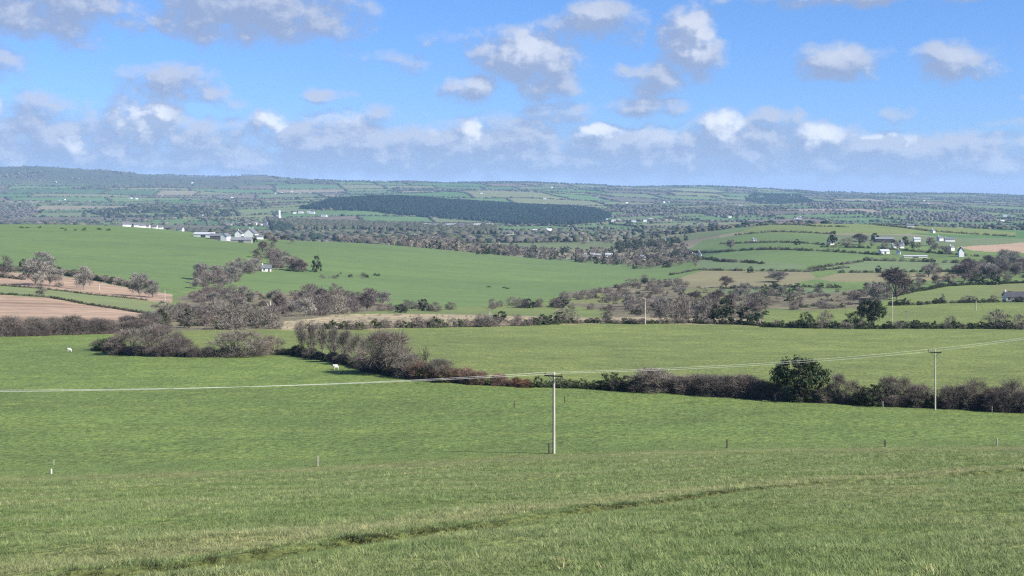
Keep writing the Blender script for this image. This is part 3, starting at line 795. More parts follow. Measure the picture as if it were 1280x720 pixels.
plant('gorse', 673, 484, 15, 14, 'small dark green bush standing alone left of the near pole')
plant('evergreen', 764, 487, 22, 30, 'dark green bush on the gorse hedge left of the bare dome')
plant('dome', 816, 490, 30, 66, 'wide bare dome-shaped bush midway along the right hedge')
plant('dome2', 868, 492, 24, 60, 'purplish bare bush beside the bare dome')
plant('dome2', 925, 496, 28, 60, 'purplish bare bush left of the big evergreen')
plant('pine', 1000, 501, 54, 72, 'big dark evergreen tree with gaps under its crown in the right hedge')
plant('ivyfan', 1046, 504, 38, 28, 'narrow ivy-covered tree just right of the big evergreen')
plant('fan', 1066, 505, 30, 30, 'twiggy bare bush between the ivy tree and the dark round bush')
plant('evergreen', 1087, 507, 27, 40, 'dark rounded bush between the ivy-covered trees')
plant('ivyfan', 1111, 507, 38, 32, 'dark ivy-clad tree left of the right-hand power pole')
plant('fan', 1130, 507, 36, 34, 'bare fan-shaped bush touching the dark ivy-clad tree')
plant('dome2', 1150, 508, 28, 40, 'low purple bush at the foot of the right-hand power pole')
plant('fan', 1218, 511, 38, 46, 'pale bare fan-shaped bush right of the right-hand power pole')
plant('dome2', 1190, 510, 28, 50, 'purple bare bush close to the right-hand power pole')
plant('fan', 1266, 514, 40, 44, 'pale bare fan-shaped bush at the right edge of the photo')
plant('dome2', 1246, 513, 30, 46, 'purplish bush between the two pale fan-shaped bushes')

# clump on the left
hedge([(122, 437), (160, 443), (200, 445), (240, 446), (285, 446)], ['dome2', 'dome', 'gorse'], (1.8, 1.7), 'purplish low hedge joining the bare bushes of the left clump', step=.42)
hedge([(330, 443), (350, 443), (372, 444)], ['gorse', 'dome'], 1.2, 'low weedy green hedge between the dome bush and the slender trees', step=.6)
plant('evergreen', 136, 438, 17, 32, 'small dark bush at the left tip of the left clump')
plant('dome', 163, 442, 31, 56, 'grey bare bush at the left of the left clump')
plant('dome', 196, 443, 37, 58, 'tallest grey bare bush of the left clump')
plant('dome2', 222, 444, 22, 50, 'low purple bush in the left clump')
plant('dome', 298, 445, 32, 80, 'wide grey dome bush with visible branches at the right of the left clump')
plant('fan', 338, 443, 24, 40, 'thin pale bush fading out right of the dome bush')
plant('fan', 222, 440, 26, 30, 'thin yellowish bush behind the left clump')

# hedge along the foot of the lower ploughed field
hedge([(-60, 423), (0, 421), (60, 419), (120, 417), (200, 416)], ['dome2', 'dome', 'dome2'], 3.4, 'brown hedge along the foot of the lower ploughed field', step=.42)
for px, py, h, w, k, lb in [(12, 420, 25, 44, 'dome2', 'reddish brown bush at the left edge of the hedge below the plough'),
                            (42, 419, 23, 40, 'dome', 'grey brown bush second in the hedge below the plough'),
                            (66, 418, 22, 36, 'dome', 'grey twiggy bush in the middle of the hedge below the plough'),
                            (90, 418, 25, 34, 'ivyfan', 'dark ivy-grown bush in the hedge below the plough'),
                            (122, 417, 20, 36, 'dome2', 'purple bush right of the dark one in the hedge below the plough'),
                            (160, 416, 22, 34, 'ivyfan', 'dark rounded bush near the right end of the hedge below the plough'),
                            (186, 414, 24, 40, 'dome', 'grey bush where the plough hedge meets the scrub belt')]:
    plant(k, px, py, h, w, lb, 'bushes in the hedge below the ploughed field')

# bare trees by the upper plough
for px, py, h, w, k, lb in [(6, 344, 24, 26, 'b_ivy', 'ivy-grown bare tree at the left edge by the upper ploughed strip'),
                            (52, 339, 24, 34, 'b_tree2', 'pale bare tree rising behind the pair at the left'),
                            (44, 357, 31, 34, 'b_tree', 'left one of the two big bare trees by the upper ploughed strip'),
                            (62, 357, 30, 30, 'b_tree2', 'right one of the two big bare trees by the upper ploughed strip'),
                            (52, 370, 20, 16, 'b_ivy', 'small pale tree standing alone on the strip of grass'),
                            (73, 359, 16, 14, 'b_dome3', 'small pale bush right of the two big bare trees'),
                            (105, 362, 29, 24, 'b_tree2', 'single thin bare tree between the two ploughed strips'),
                            (175, 371, 29, 28, 'b_tree', 'rounded bare tree near the right end of the upper ploughed strip'),
                            (190, 372, 22, 22, 'b_tree2', 'smaller bare tree leaning beside the rounded one'),
                            (29, 334, 10, 10, 'b_dark', 'dark bush behind the pale bare trees at the left')]:
    plant(k, px, py, h * 1.02, w * 1.02, lb, 'bare trees by the ploughed strips')
hedge([(-60, 342), (0, 346), (30, 350)], ['b_dome', 'b_gorse'], 1.8, 'low hedge at the left end of the upper ploughed strip', step=.6)
hedge([(-40, 335), (20, 339), (50, 341)], ['b_dome3', 'b_dome'], 3.0, 'pale hedge behind the bare trees at the left', step=.6)
hedge([(64, 341), (95, 346), (130, 352), (168, 360)], ['b_dome', 'b_dark', 'b_dome3'], 3.4, 'hedge between the green hill and the upper ploughed strip', step=.5)
hedge([(0, 357), (60, 362), (130, 370), (185, 376)], ['b_gorse', 'b_dome'], .9, 'low earthy bank under the upper ploughed strip', step=1.0)
hedge([(-30, 367), (20, 369), (60, 372), (110, 381), (150, 387), (190, 393)], ['b_gorse', 'b_gorse', 'b_dome'], .9, 'low dark bank above the lower ploughed field', step=.9)

# ------------------------------------------------------------------ belts of bushes (each bush its own thing)
def belt(poly, n, keys, hm, wm, label, group, ymin=0, ymax=1e9, sep=0.42, big=None):
    xs = [p[0] for p in poly]; ys = [p[1] for p in poly]; placed = []; tries = 0
    while len(placed) < n and tries < n * 60:
        tries += 1
        px = random.uniform(min(xs), max(xs)); py = random.uniform(min(ys), max(ys))
        if not inpoly(np.array(px), np.array(py), poly): continue
        X, Y, z = at(px, py, ymin, ymax); h = random.uniform(*hm) * .76 * random.choice((.7, .9, 1, 1, 1.15)); w = h * random.uniform(*wm)
        if any((X - a) ** 2 + ((Y - b) * .7) ** 2 < (sep * (w + c) / 2) ** 2 for a, b, c in placed): continue
        placed.append((X, Y, w))
        kk = random.choice(keys)
        kd = {'grey': 'grey', 'b_dome': 'grey', 'b_dome2': 'purple', 'b_dome3': 'pale tan', 'b_tree': 'tall grey', 'b_tree2': 'tall pale', 'b_tree3': 'tall purple', 'b_ivy': 'ivy-grown', 'b_dark': 'dark evergreen', 'b_gorse': 'low dark green', 'conifer': 'dark conical'}[kk]
        plant_xy(kk, X, Y, h, w, (kd + ' ' + label), group + ', ' + kd + ' ones', parts=False)

BD = ['b_dome', 'b_dome2', 'b_dome3']
def undergrowth(poly, n, hm, label, ymin, ymax, keys=('b_dome', 'b_dome2', 'b_dome2', 'b_dome3', 'b_gorse', 'b_gorse'), tn=1.0, name='undergrowth'):
    xs = [p[0] for p in poly]; ys = [p[1] for p in poly]; items = []; tries = 0
    while len(items) < n and tries < n * 30:
        tries += 1
        px = random.uniform(min(xs), max(xs)); py = random.uniform(min(ys), max(ys))
        if not inpoly(np.array(px), np.array(py), poly): continue
        X, Y, z = at(px, py, ymin, ymax); h = random.uniform(*hm)
        items.append((random.choice(keys), X, Y, z - .1, h, h * random.uniform(1.3, 2.4), random.uniform(0, 6.28), tn * random.uniform(.55, 1.3)))
    v, f, c = merge(items); o = link(name, mesh_np(name, v, f, np.clip(c, 0, .7)), M['twig']); tag(o, label, name.replace('_', ' '), None, 'stuff')
undergrowth([(190, 410), (196, 396), (226, 388), (262, 388), (330, 396), (356, 402), (362, 411), (260, 413)], 45, (1.2, 2.4), 'low brambles in the scrub above the left clump', 340, 900)
undergrowth([(218, 378), (235, 366), (262, 358), (310, 366), (400, 366), (470, 377), (508, 387), (440, 391), (360, 399), (320, 388), (250, 381)], 70, (1.2, 2.6), 'tangled brambles through the thicket below the hill', 400, 1000)
undergrowth([(690, 378), (740, 366), (790, 356), (850, 350), (900, 364), (960, 366), (1080, 364), (1090, 378), (1060, 386), (960, 388), (955, 399), (820, 398), (770, 391), (800, 380), (740, 382)], 170, (1.0, 2.6), 'low brown brambles across the boggy central scrub', 440, 1100)
undergrowth([(232, 362), (262, 345), (300, 334), (330, 312), (345, 318), (380, 336), (345, 341), (318, 340), (275, 362)], 40, (1.2, 2.4), 'brambles in the gully below the white cottage', 500, 1350)
undergrowth([(356, 411), (358, 402), (420, 395), (520, 393), (600, 393), (690, 395), (690, 404), (560, 408), (430, 411)], 170, (.4, .9), 'pale tussocks of dead grass on the tan strip', 380, 760, ('b_dome3',), 1.75, 'dead_grass')
undergrowth([(1140, 346), (1200, 336), (1290, 322), (1330, 326), (1330, 348), (1250, 352), (1200, 350)], 60, (2, 4), 'brambles under the wood at the right edge', 700, 1400)
belt([(196, 408), (200, 394), (230, 384), (300, 396), (352, 404), (352, 411), (260, 412)], 34, BD + ['b_dome', 'b_ivy', 'b_gorse'], (5, 8.5), (1.0, 1.4), 'bush in the front of the scrub above the left clump', 'scrub above the left clump', 340, 900)
belt([(225, 378), (262, 360), (310, 370), (400, 368), (440, 372), (360, 386), (300, 383)], 36, BD + ['b_dome2', 'b_tree', 'b_ivy'], (4, 7), (1.0, 1.5), 'bush in the scrub along the foot of the green hill', 'scrub along the foot of the hill', 400, 1000)
belt([(330, 396), (360, 380), (420, 368), (480, 376), (505, 386), (440, 391), (360, 400)], 42, BD + ['b_tree3', 'b_dome2', 'b_tree'], (6.5, 10.5), (.9, 1.3), 'bush in the dense purple thicket below the hill', 'dense purple thicket', 400, 1000)
belt([(236, 362), (250, 350), (280, 345), (305, 335), (320, 330), (345, 332), (330, 340), (300, 350), (275, 362)], 30, BD + ['b_tree', 'b_tree', 'b_tree2'], (7, 12), (.9, 1.2), 'bush in the gully running up to the white cottage', 'gully scrub below the cottage', 500, 1300)
belt([(312, 330), (330, 312), (345, 318), (380, 336), (400, 342), (345, 342), (338, 328)], 20, BD + ['b_tree', 'b_tree3'], (8, 12), (.9, 1.2), 'tree around the white cottage on the hill', 'trees round the cottage', 700, 1400)
belt([(400, 345), (430, 342), (482, 345), (480, 347), (400, 349)], 16, ['b_dome3', 'b_gorse', 'b_dark', 'b_dome'], (2, 3.6), (1.0, 1.6), 'bush in the hedge tongue running right of the cottage', 'hedge tongue right of the cottage', 600, 1300)
plant('b_dark', 396, 340, 20, 13, 'single dark upright evergreen near the cottage on the hill')
belt([(470, 388), (505, 386), (560, 386), (610, 383), (560, 389), (505, 392)], 12, ['b_dome', 'b_dome2', 'b_dark'], (4, 5.6), (1.1, 1.6), 'bush in the line below the hill field', 'line of bushes below the hill field', 480, 1000)
plant('b_dark', 530, 388, 14, 16, 'dark rounded bush standing out in the line below the hill field')
belt([(600, 385), (640, 382), (690, 380), (760, 390), (735, 388), (690, 385), (620, 387)], 20, ['b_dome', 'b_dome2', 'b_dark', 'b_dome'], (4.5, 6.5), (1.1, 1.5), 'bush in the line right of the pale pole below the hill', 'bush line right of the pale pole', 460, 1000)
belt([(690, 376), (740, 366), (790, 356), (850, 352), (850, 362), (800, 372), (740, 380)], 34, BD + ['b_dome'], (4, 6), (1.3, 1.9), 'bush in the upper part of the central scrub', 'upper central scrub', 460, 1100)
belt([(740, 392), (790, 378), (850, 370), (950, 368), (955, 396), (900, 398), (820, 397)], 52, BD + ['b_ivy', 'b_tree3', 'b_tree'], (5, 8), (1.0, 1.5), 'bush in the thick central scrub behind the middle field', 'thick central scrub', 440, 900)
belt([(955, 384), (960, 366), (1030, 364), (1090, 366), (1080, 384), (1010, 388)], 38, BD + ['b_dome2', 'b_gorse', 'b_tree'], (3, 5.5), (1.2, 1.9), 'bush on the boggy scrub right of the centre', 'boggy scrub right of the centre', 480, 1100)
belt([(1060, 378), (1075, 362), (1120, 356), (1190, 350), (1240, 352), (1180, 357), (1110, 371)], 24, BD + ['b_tree3', 'b_dark'], (4, 7.5), (.9, 1.3), 'bush along the hedge left of the right-hand green field', 'hedge bushes left of the right-hand field', 520, 1100)
belt([(1140, 346), (1200, 336), (1290, 322), (1330, 326), (1330, 348), (1250, 352), (1200, 350)], 60, ['b_dome2', 'b_tree', 'b_tree3', 'b_dome'], (8, 13), (1.0, 1.35), 'tree in the wood at the right edge below the pinkish field', 'wood below the pinkish field', 700, 1400)
plant('b_tree3', 1121, 374, 40, 50, 'big spreading bare tree beside the right-hand green field')
plant('b_tree', 1098, 380, 28, 30, 'bare tree just behind the big dark evergreen of the far right hedge')
plant('b_tree3', 1206, 352, 24, 34, 'dark spreading bare tree on the hedge of the right-hand field')
plant('b_dark', 1243, 356, 16, 14, 'dark upright bush at the right end of that hedge by the green field')
plant('b_dark', 1222, 355, 12, 22, 'low dark green bush next to the upright one')

# far side of the middle field: low hedge and its evergreens
hedge([(366, 411), (430, 412), (500, 410)], ['b_dome', 'b_gorse', 'b_dome2'], 2.4, 'low brown hedge along the tan rough grass', step=.6, gaps=.25)
hedge([(500, 410), (560, 409), (610, 408), (690, 405)], ['b_dome2', 'b_dome', 'b_gorse'], 3.0, 'brown hedge stretch crossing the foot of the left pale pole', step=.55, gaps=.15)
hedge([(690, 405), (740, 404), (800, 405), (860, 404), (930, 406), (960, 408)], ['b_gorse', 'b_dome', 'b_dark'], 1.7, 'dark low hedge at the top of the middle field', step=.6)
hedge([(955, 409), (1000, 410), (1060, 411), (1110, 411), (1170, 411), (1230, 411), (1300, 411), (1360, 411)], ['b_gorse', 'b_dark', 'b_gorse', 'b_dome'], 2.4, 'dark green hedge at the foot of the right-hand fields', step=.5)
for px, py, h, w, k, lb in [(1007, 410, 20, 22, 'evergreen', 'small round dark evergreen in the right-hand hedge, left of the big one'),
                            (1032, 409, 21, 26, 'b_dome', 'pale bare bush between the two dark evergreens of the right-hand hedge'),
                            (1066, 410, 21, 24, 'evergreen', 'low dark evergreen touching the left of the big far one'),
                            (1089, 409, 35, 36, 'pine', 'big dark evergreen towering over the far right hedge'),
                            (1188, 410, 16, 16, 'b_dome', 'small bare bush in the far right hedge'),
                            (1247, 411, 24, 40, 'b_dome', 'wide bare bush at the right of the far right hedge'),
                            (1276, 412, 20, 24, 'b_dome2', 'purple bush at the right edge of the far hedge'),
                            (626, 403, 14, 18, 'b_dark', 'dark bush right of the left pale pole'),
                            (604, 404, 12, 24, 'b_dome', 'brown bush behind the left pale pole'),
                            (647, 404, 12, 12, 'b_dome', 'small bush right of the dark one by the left pale pole'),
                            (708, 402, 18, 34, 'b_dome', 'clump of bare bush left of the central pole'),
                            (700, 402, 12, 16, 'b_dark', 'dark bush in front of the bare clump left of the central pole'),
                            (760, 402, 22, 26, 'b_ivy', 'ivy-grown bush left of the central pole'),
                            (826, 402, 30, 28, 'b_tree', 'rounded bare tree right of the central pole'),
                            (850, 402, 26, 30, 'b_dome', 'wide bare bush second right of the central pole'),
                            (880, 404, 28, 30, 'b_ivy', 'ivy-grown bare tree right of the thin pole'),
                            (905, 404, 30, 34, 'b_dark', 'dark tall bush near the right end of the central scrub'),
                            (935, 406, 22, 30, 'b_dark', 'dark bush at the right end of the central scrub')]:
    plant(k, px, py, h, w, lb)

# right-hand fields: hedges
hedge([(1112, 382), (1150, 381), (1180, 379), (1240, 378), (1300, 377)], ['b_gorse', 'b_dark', 'b_dome'], 2.2, 'hedge of gorse between the two right-hand green fields', step=.7, gaps=.2)
hedge([(1110, 372), (1140, 365), (1180, 358), (1215, 356), (1245, 356)], ['b_gorse', 'b_dark'], 1.8, 'dark bank hedge climbing along the right-hand field', step=.6)
hedge([(1250, 355), (1300, 353), (1350, 352)], ['b_gorse', 'b_dark'], 1.8, 'dark green hedge at the right edge above the cottage', step=.6)
for px, py, h, w, k, lb in [(1132, 380, 8, 12, 'b_gorse', 'round gorse bush at the left of the field hedge'), (1178, 378, 11, 8, 'b_ivy', 'small ivy-wrapped tree on the field hedge'),
                            (1212, 378, 9, 22, 'b_dome', 'low brown bush in the middle of the field hedge'), (1242, 378, 10, 10, 'b_dome', 'small bare bush left of the dark-roofed cottage'),
                            (1262, 372, 8, 18, 'b_dark', 'dark bush behind the dark-roofed cottage')]:
    plant(k, px, py, h, w, lb)
HR = [
 ([(880, 338), (940, 339), (1010, 340), (1060, 335)], 2.4, ['b_gorse', 'b_dome'], 'dark hedge along the top of the tan field'),
 ([(838, 344), (870, 338), (884, 337)], 2.0, ['b_gorse'], 'low bank at the left end of the tan field'),
 ([(900, 361), (960, 360), (1000, 359), (1052, 360)], 3.0, ['b_dark', 'b_dome', 'b_gorse'], 'dark hedge below the tan field'),
 ([(1046, 341), (1100, 341), (1160, 340), (1200, 339)], 2.6, ['b_gorse', 'b_dark', 'b_gorse'], 'row of small dark shrubs below the lens-shaped field'),
 ([(1010, 337), (1050, 331), (1080, 327)], 2.6, ['b_dome', 'b_gorse'], 'hedge climbing left of the lens-shaped field'),
 ([(870, 324), (900, 327), (955, 330)], 2.8, ['b_dark', 'b_gorse'], 'dark hedge right of the white house on the slope'),
 ([(860, 316), (920, 314), (1000, 313), (1060, 316), (1100, 319)], 3.0, ['b_gorse', 'b_dome', 'b_dark'], 'hedge across the slope below the tall rounded trees'),
 ([(900, 305), (960, 303), (1030, 306)], 2.5, ['b_gorse', 'b_dome'], 'thin hedge across the upper slope left of the hamlet'),
 ([(920, 294), (965, 290), (1040, 293)], 2.6, ['b_gorse', 'b_dome'], 'hedge under the green brow left of the hamlet'),
 ([(970, 281), (1020, 283), (1060, 284)], 2.6, ['b_gorse'], 'short hedge on the green brow'),
 ([(1065, 279), (1100, 282), (1160, 289), (1270, 296)], 3.0, ['b_gorse', 'b_dome'], 'long hedge sloping down the green brow to the right'),
 ([(1030, 309), (1100, 311), (1160, 316), (1240, 322)], 3.2, ['b_dark', 'b_dome', 'b_gorse'], 'hedge along the lower edge of the hamlet'),
 ([(1080, 326), (1140, 327), (1200, 329), (1246, 331)], 3.2, ['b_dark', 'b_dome'], 'hedge along the top of the lens-shaped field'),
]
for pts, h, ks, lb in HR: hedge(pts, ks + ['b_dome'], h * .72, lb, 'field hedges on the right-hand slopes', step=.85, gaps=.18, hv=.6, jit=.5)
belt([(780, 350), (840, 352), (860, 358), (800, 358)], 9, ['b_dome', 'b_dark'], (4, 5.5), (1.1, 1.5), 'bush at the tip of the hill field', 'bushes at the tip of the hill field', 500, 1200)
for px, py, h, w, k, lb in [(1042, 306, 17, 13, 'b_dark', 'tall dark rounded tree left of the dark barn'), (1075, 306, 14, 22, 'b_tree3', 'purple bare tree beside the dark barn'),
                            (1058, 307, 11, 18, 'b_dome', 'low bare tree between the tall dark tree and the purple one'), (913, 311, 12, 12, 'b_tree', 'small bare tree alone on the green slope'),
                            (972, 352, 13, 30, 'b_tree', 'clump of bare trees at the corner of the tan field'), (908, 359, 14, 20, 'b_tree3', 'bare tree at the left end of the hedge below the tan field'),
                            (968, 361, 9, 16, 'b_dark', 'round dark bush in the hedge below the tan field'), (1098, 341, 9, 8, 'b_dark', 'small dark tree in the row below the lens-shaped field'),
                            (996, 306, 7, 8, 'b_dark', 'small dark tree on the thin upper hedge'), (938, 341, 8, 8, 'b_dark', 'small dark tree at the top edge of the tan field'),
                            (997, 362, 8, 14, 'b_dark', 'dark bush at the right end of the hedge below the tan field')]:
    plant(k, px, py, h, w, lb)
belt([(1085, 300), (1120, 303), (1170, 306), (1200, 322), (1150, 314), (1090, 309)], 26, ['b_tree3', 'b_dome', 'b_dark', 'b_tree'], (6, 10), (.9, 1.2), 'tree around the houses of the hamlet', 'hamlet trees', 900, 1700)
for i, (px, py) in enumerate([(27, 285), (34, 285), (50, 285), (78, 286), (82, 288), (94, 288), (106, 286), (105, 288), (124, 287), (136, 288)]):
    X, Y, z = at(px, py, 900, 1400); plant_xy('b_gorse', X, Y, random.uniform(1.2, 2), random.uniform(2.5, 4.5), 'small dark gorse bush dotted along the brow of the left hill', 'gorse bushes on the hill brow', parts=False)
for px, py in [(611, 359), (630, 360), (634, 361)]:
    X, Y, z = at(px, py, 600, 1400); plant_xy('b_gorse', X, Y, 1.0, 3.0, 'tiny dark bush lying alone on the big green hill', 'tiny dark bushes on the big green hill', parts=False)
for px, py in [(597, 318), (604, 318), (608, 318), (623, 319)]:
    X, Y, z = at(px, py, 900, 1500); plant_xy('b_dark', X, Y, 4.2, 3.5, 'small dark upright bush on the far edge of the big hill', 'small dark bushes on the far hill edge', parts=False)
belt([(325, 300), (345, 294), (360, 300), (372, 306), (340, 308)], 9, ['b_tree', 'b_dome2', 'b_tree3'], (5, 8), (.9, 1.3), 'bare tree behind the white farmhouse', 'trees behind the farmhouse', 900, 1300)

# ------------------------------------------------------------------ woods and far hedges: one mass each
ICO_V = np.array([(0, 0, 1), (.894, 0, .447), (.276, .851, .447), (-.724, .526, .447), (-.724, -.526, .447), (.276, -.851, .447), (.724, .526, -.447), (-.276, .851, -.447), (-.894, 0, -.447), (-.276, -.851, -.447), (.724, -.526, -.447)])
ICO_F = np.array([(0, 1, 2), (0, 2, 3), (0, 3, 4), (0, 4, 5), (0, 5, 1), (1, 6, 2), (2, 7, 3), (3, 8, 4), (4, 9, 5), (5, 10, 1), (6, 7, 2), (7, 8, 3), (8, 9, 4), (9, 10, 5), (10, 6, 1)])
def blobs(X, Y, h, w, colr_, seed):
    r = np.random.default_rng(seed); n = len(X); z = gz(X, Y)
    V = ICO_V[None] * np.stack([w / 2, w / 2, h * .55], 1)[:, None] * r.uniform(.75, 1.25, (n, len(ICO_V), 1)) * np.where(ICO_V[:, 2:] > .9, .82, 1.0)[None]
    a = r.uniform(0, 6.28, n); c, s = np.cos(a)[:, None], np.sin(a)[:, None]
    V = np.stack([V[..., 0] * c - V[..., 1] * s, V[..., 0] * s + V[..., 1] * c, V[..., 2]], -1)
    V += np.stack([X, Y, z + h * .42], 1)[:, None]
    C = np.repeat(colr_[:, None], len(ICO_V), 1) * r.uniform(.8, 1.2, (n, len(ICO_V), 1))
    Fb = (ICO_F[None] + np.arange(n)[:, None, None] * len(ICO_V)).reshape(-1, 3)
    return V.reshape(-1, 3), Fb, C.reshape(-1, 3)

def wood(name, poly, y0, y1, spacing, h, pal, label, seed, wk=.9, cat='wood', keys=None, dens=1.0, squat=1.0, tv=.2):
    """trees standing over the part of the terrain inside a picture polygon, between two distances"""
    r = np.random.default_rng(seed)
    xs = [(p[0] - 640) / F for p in poly]
    x0 = min(min(xs) * y0, min(xs) * y1); x1 = max(max(xs) * y0, max(xs) * y1)
    n = int((x1 - x0) * (y1 - y0) / spacing ** 2)
    X = r.uniform(x0, x1, n); Y = r.uniform(y0, y1, n); z = gz(X, Y); px, py = proj(X, Y, z)
    m = inpoly(px, py, poly)
    if dens < 1 and m.any():      # thinner woods stand in clumps
        nv = fbm(X / 170, Y / 170, seed, 3) + r.normal(0, .10, n); m &= nv > np.quantile(nv[m], 1 - dens)
    X, Y, z = X[m], Y[m], z[m]; n = len(X)
    if n == 0: print('EMPTY', name, label); return
    hh = r.uniform(*h, n) * squat; ww = hh * wk * r.uniform(.8, 1.3, n)
    pal = np.array(pal); cc = pal[r.integers(len(pal), size=n)] * r.uniform(1 - tv, 1 + tv, (n, 1))
    if keys:
        items = [(keys[r.integers(len(keys))], X[i], Y[i], z[i] - .3, hh[i], ww[i], r.uniform(0, 6.28), r.uniform(.75, 1.25)) for i in range(n)]
        v, f, c = merge(items)
    else:
        v, f, c = blobs(X, Y, hh, ww, cc, seed)
    o = link(name, mesh_np(name, v, f, np.clip(c, 0, .6)), M['twig'])
    print('WOOD', label, n)
    return tag(o, label, cat, None, 'stuff')

# light versions of the trees for the woods
proto_fuzzy('w_tree', 41, 9.0, 8.5, 9, 300, 'grey', trunk=.12, rib=.30, tl=.14, r0=.12, sub=0)
proto_fuzzy('w_tree2', 42, 9.0, 8.0, 9, 300, 'purple', trunk=.12, rib=.30, tl=.14, r0=.12, sub=0)
proto_fuzzy('w_tree3', 43, 8.0, 8.5, 9, 300, 'tan', trunk=.10, rib=.30, tl=.14, r0=.12, sub=0)
proto_leafy('w_dark', 44, 7.0, 7.0, 22, 14, 1.0, 'dark', trunk=.05, stems=2)
PURP = [(.085, .08, .075), (.11, .10, .085), (.07, .07, .06), (.10, .095, .075)]
DARK = [(.020, .034, .022), (.026, .040, .024), (.018, .030, .022)]
OLIV = [(.075, .08, .05), (.09, .085, .055), (.06, .07, .045)]
WK = ['w_tree', 'w_tree2', 'w_tree3']
wood('woodland', [(348, 300), (360, 288), (460, 294), (540, 300), (600, 310), (660, 318), (640, 322), (560, 316), (480, 306), (380, 300)], 1380, 2150, 13, (6, 11), PURP, 'pale bare woodland just beyond the brow of the big green hill', 201, keys=WK + ['w_dark'])
wood('woodland', [(600, 316), (660, 300), (760, 296), (860, 312), (880, 322), (860, 342), (800, 338), (700, 330)], 1200, 2150, 19, (5, 9.5), PURP, 'mixed woodland in the valley behind the right shoulder of the hill', 202, keys=['w_tree', 'w_tree3', 'w_tree2', 'w_dark'], dens=.42)
wood('woodland', [(720, 320), (745, 310), (860, 314), (880, 328), (862, 344), (800, 338), (730, 328)], 1150, 1700, 13, (4, 7), PURP, 'line of grey trees along the far edge of the big hill', 203, keys=['w_tree', 'w_tree3', 'w_tree3', 'w_dark'], dens=.6)
wood('woodland', [(760, 316), (790, 296), (860, 298), (830, 316)], 1450, 2200, 13, (5, 8.5), DARK, 'dark trees around the big pale shed in the valley', 204, keys=['w_dark', 'w_dark', 'w_tree'], dens=.5)
wood('plantation', [(336, 276), (350, 272), (470, 272), (560, 277), (620, 284), (622, 294), (560, 294), (440, 287), (340, 288)], 2300, 4000, 13, (9, 13), OLIV, 'long dark olive plantation in the valley beyond the farm', 205, wk=.9, tv=.1)
wood('woodland', [(560, 290), (640, 286), (740, 284), (800, 288), (760, 300), (660, 302), (600, 302)], 2050, 2900, 16, (7, 11), PURP + OLIV, 'patchy purple scrub on the valley floor', 206, dens=.32, wk=1.35, squat=.72)
wood('woodland', [(640, 288), (900, 280), (900, 292), (780, 298), (700, 296)], 2300, 3900, 24, (7, 12), PURP + OLIV + DARK, 'scattered valley trees left of the right-hand slopes', 207, dens=.22, wk=1.35, squat=.72)
wood('forest', [(375, 261), (410, 252), (425, 246), (440, 244), (500, 245), (560, 246), (600, 250), (640, 255), (700, 259), (745, 263), (765, 270), (755, 278), (700, 282), (650, 282), (610, 277), (560, 274), (500, 269), (460, 264), (420, 263)], 3450, 5650, 10.5, (11, 15), [(.009, .019, .016), (.012, .023, .017), (.008, .016, .015)], 'dark blue-green conifer forest covering the far middle hillside', 208, wk=.85, tv=.08)  # cloud shadow on this hillside is put into the darker tree colours
wood('woodland', [(700, 264), (770, 262), (850, 268), (850, 276), (760, 278)], 4000, 5600, 17, (9, 13), PURP, 'purplish wood at the right end of the dark forest', 209, dens=.4, wk=1.35, squat=.72)
wood('woodland', [(880, 268), (910, 256), (960, 262), (970, 272), (900, 274)], 3700, 5600, 17, (9, 13), PURP, 'purple wood on the far slope right of the village', 210, dens=.45, wk=1.35, squat=.72)
wood('woodland', [(1000, 254), (1100, 252), (1200, 262), (1250, 272), (1230, 280), (1140, 277), (1040, 268)], 3600, 6500, 20, (9, 14), PURP + [(.09, .09, .1)], 'broad purple wooded slope behind the green brow', 211, dens=.32, wk=1.35, squat=.72)
wood('woodland', [(940, 243), (1000, 245), (1020, 254), (960, 256), (930, 252)], 6000, 9500, 26, (10, 15), DARK, 'dark conifer block high on the far right slope', 212)
wood('woodland', [(0, 256), (40, 255), (45, 268), (20, 278), (-40, 280), (-40, 256)], 3000, 6000, 17, (8, 13), PURP, 'purple wood at the left edge beyond the hill', 213, wk=1.35, squat=.72)
wood('woodland', [(105, 264), (170, 260), (290, 262), (290, 271), (130, 273)], 4200, 6200, 18, (9, 14), DARK + OLIV, 'dark wood streak on the far slope above the left hill', 214, dens=.8, wk=1.35, squat=.72)
wood('woodland', [(230, 262), (300, 248), (340, 252), (350, 272), (330, 284), (260, 280)], 2600, 6500, 24, (8, 12), PURP + OLIV, 'mixed wood in the valley behind the white farm', 215, dens=.2, wk=1.35, squat=.72)
wood('woodland', [(340, 290), (336, 270), (352, 270), (366, 288)], 2200, 3600, 12, (10, 14), DARK, 'dark conifers at the left end of the plantation', 216)
wood('woodland', [(-60, 222), (120, 222), (180, 232), (100, 236), (-60, 232)], 7000, 9900, 32, (9, 13), OLIV + PURP, 'brownish wood band under the far left moor', 217, dens=.12)
# trees on the skyline
wood('treeline', [(500, 233), (520, 226), (760, 228), (760, 236), (640, 234)], 9900, 10350, 18, (10, 18), DARK, 'thin line of trees along the far skyline', 218, dens=.35)
wood('treeline', [(380, 232), (400, 222), (440, 222), (470, 232)], 9900, 10350, 20, (8, 14), DARK, 'short tree line on the skyline left of the middle', 219, dens=.3)
wood('treeline', [(790, 240), (800, 230), (1280, 240), (1280, 250)], 9800, 10350, 26, (8, 14), DARK + OLIV, 'broken tree line along the right-hand skyline', 220, dens=.3)

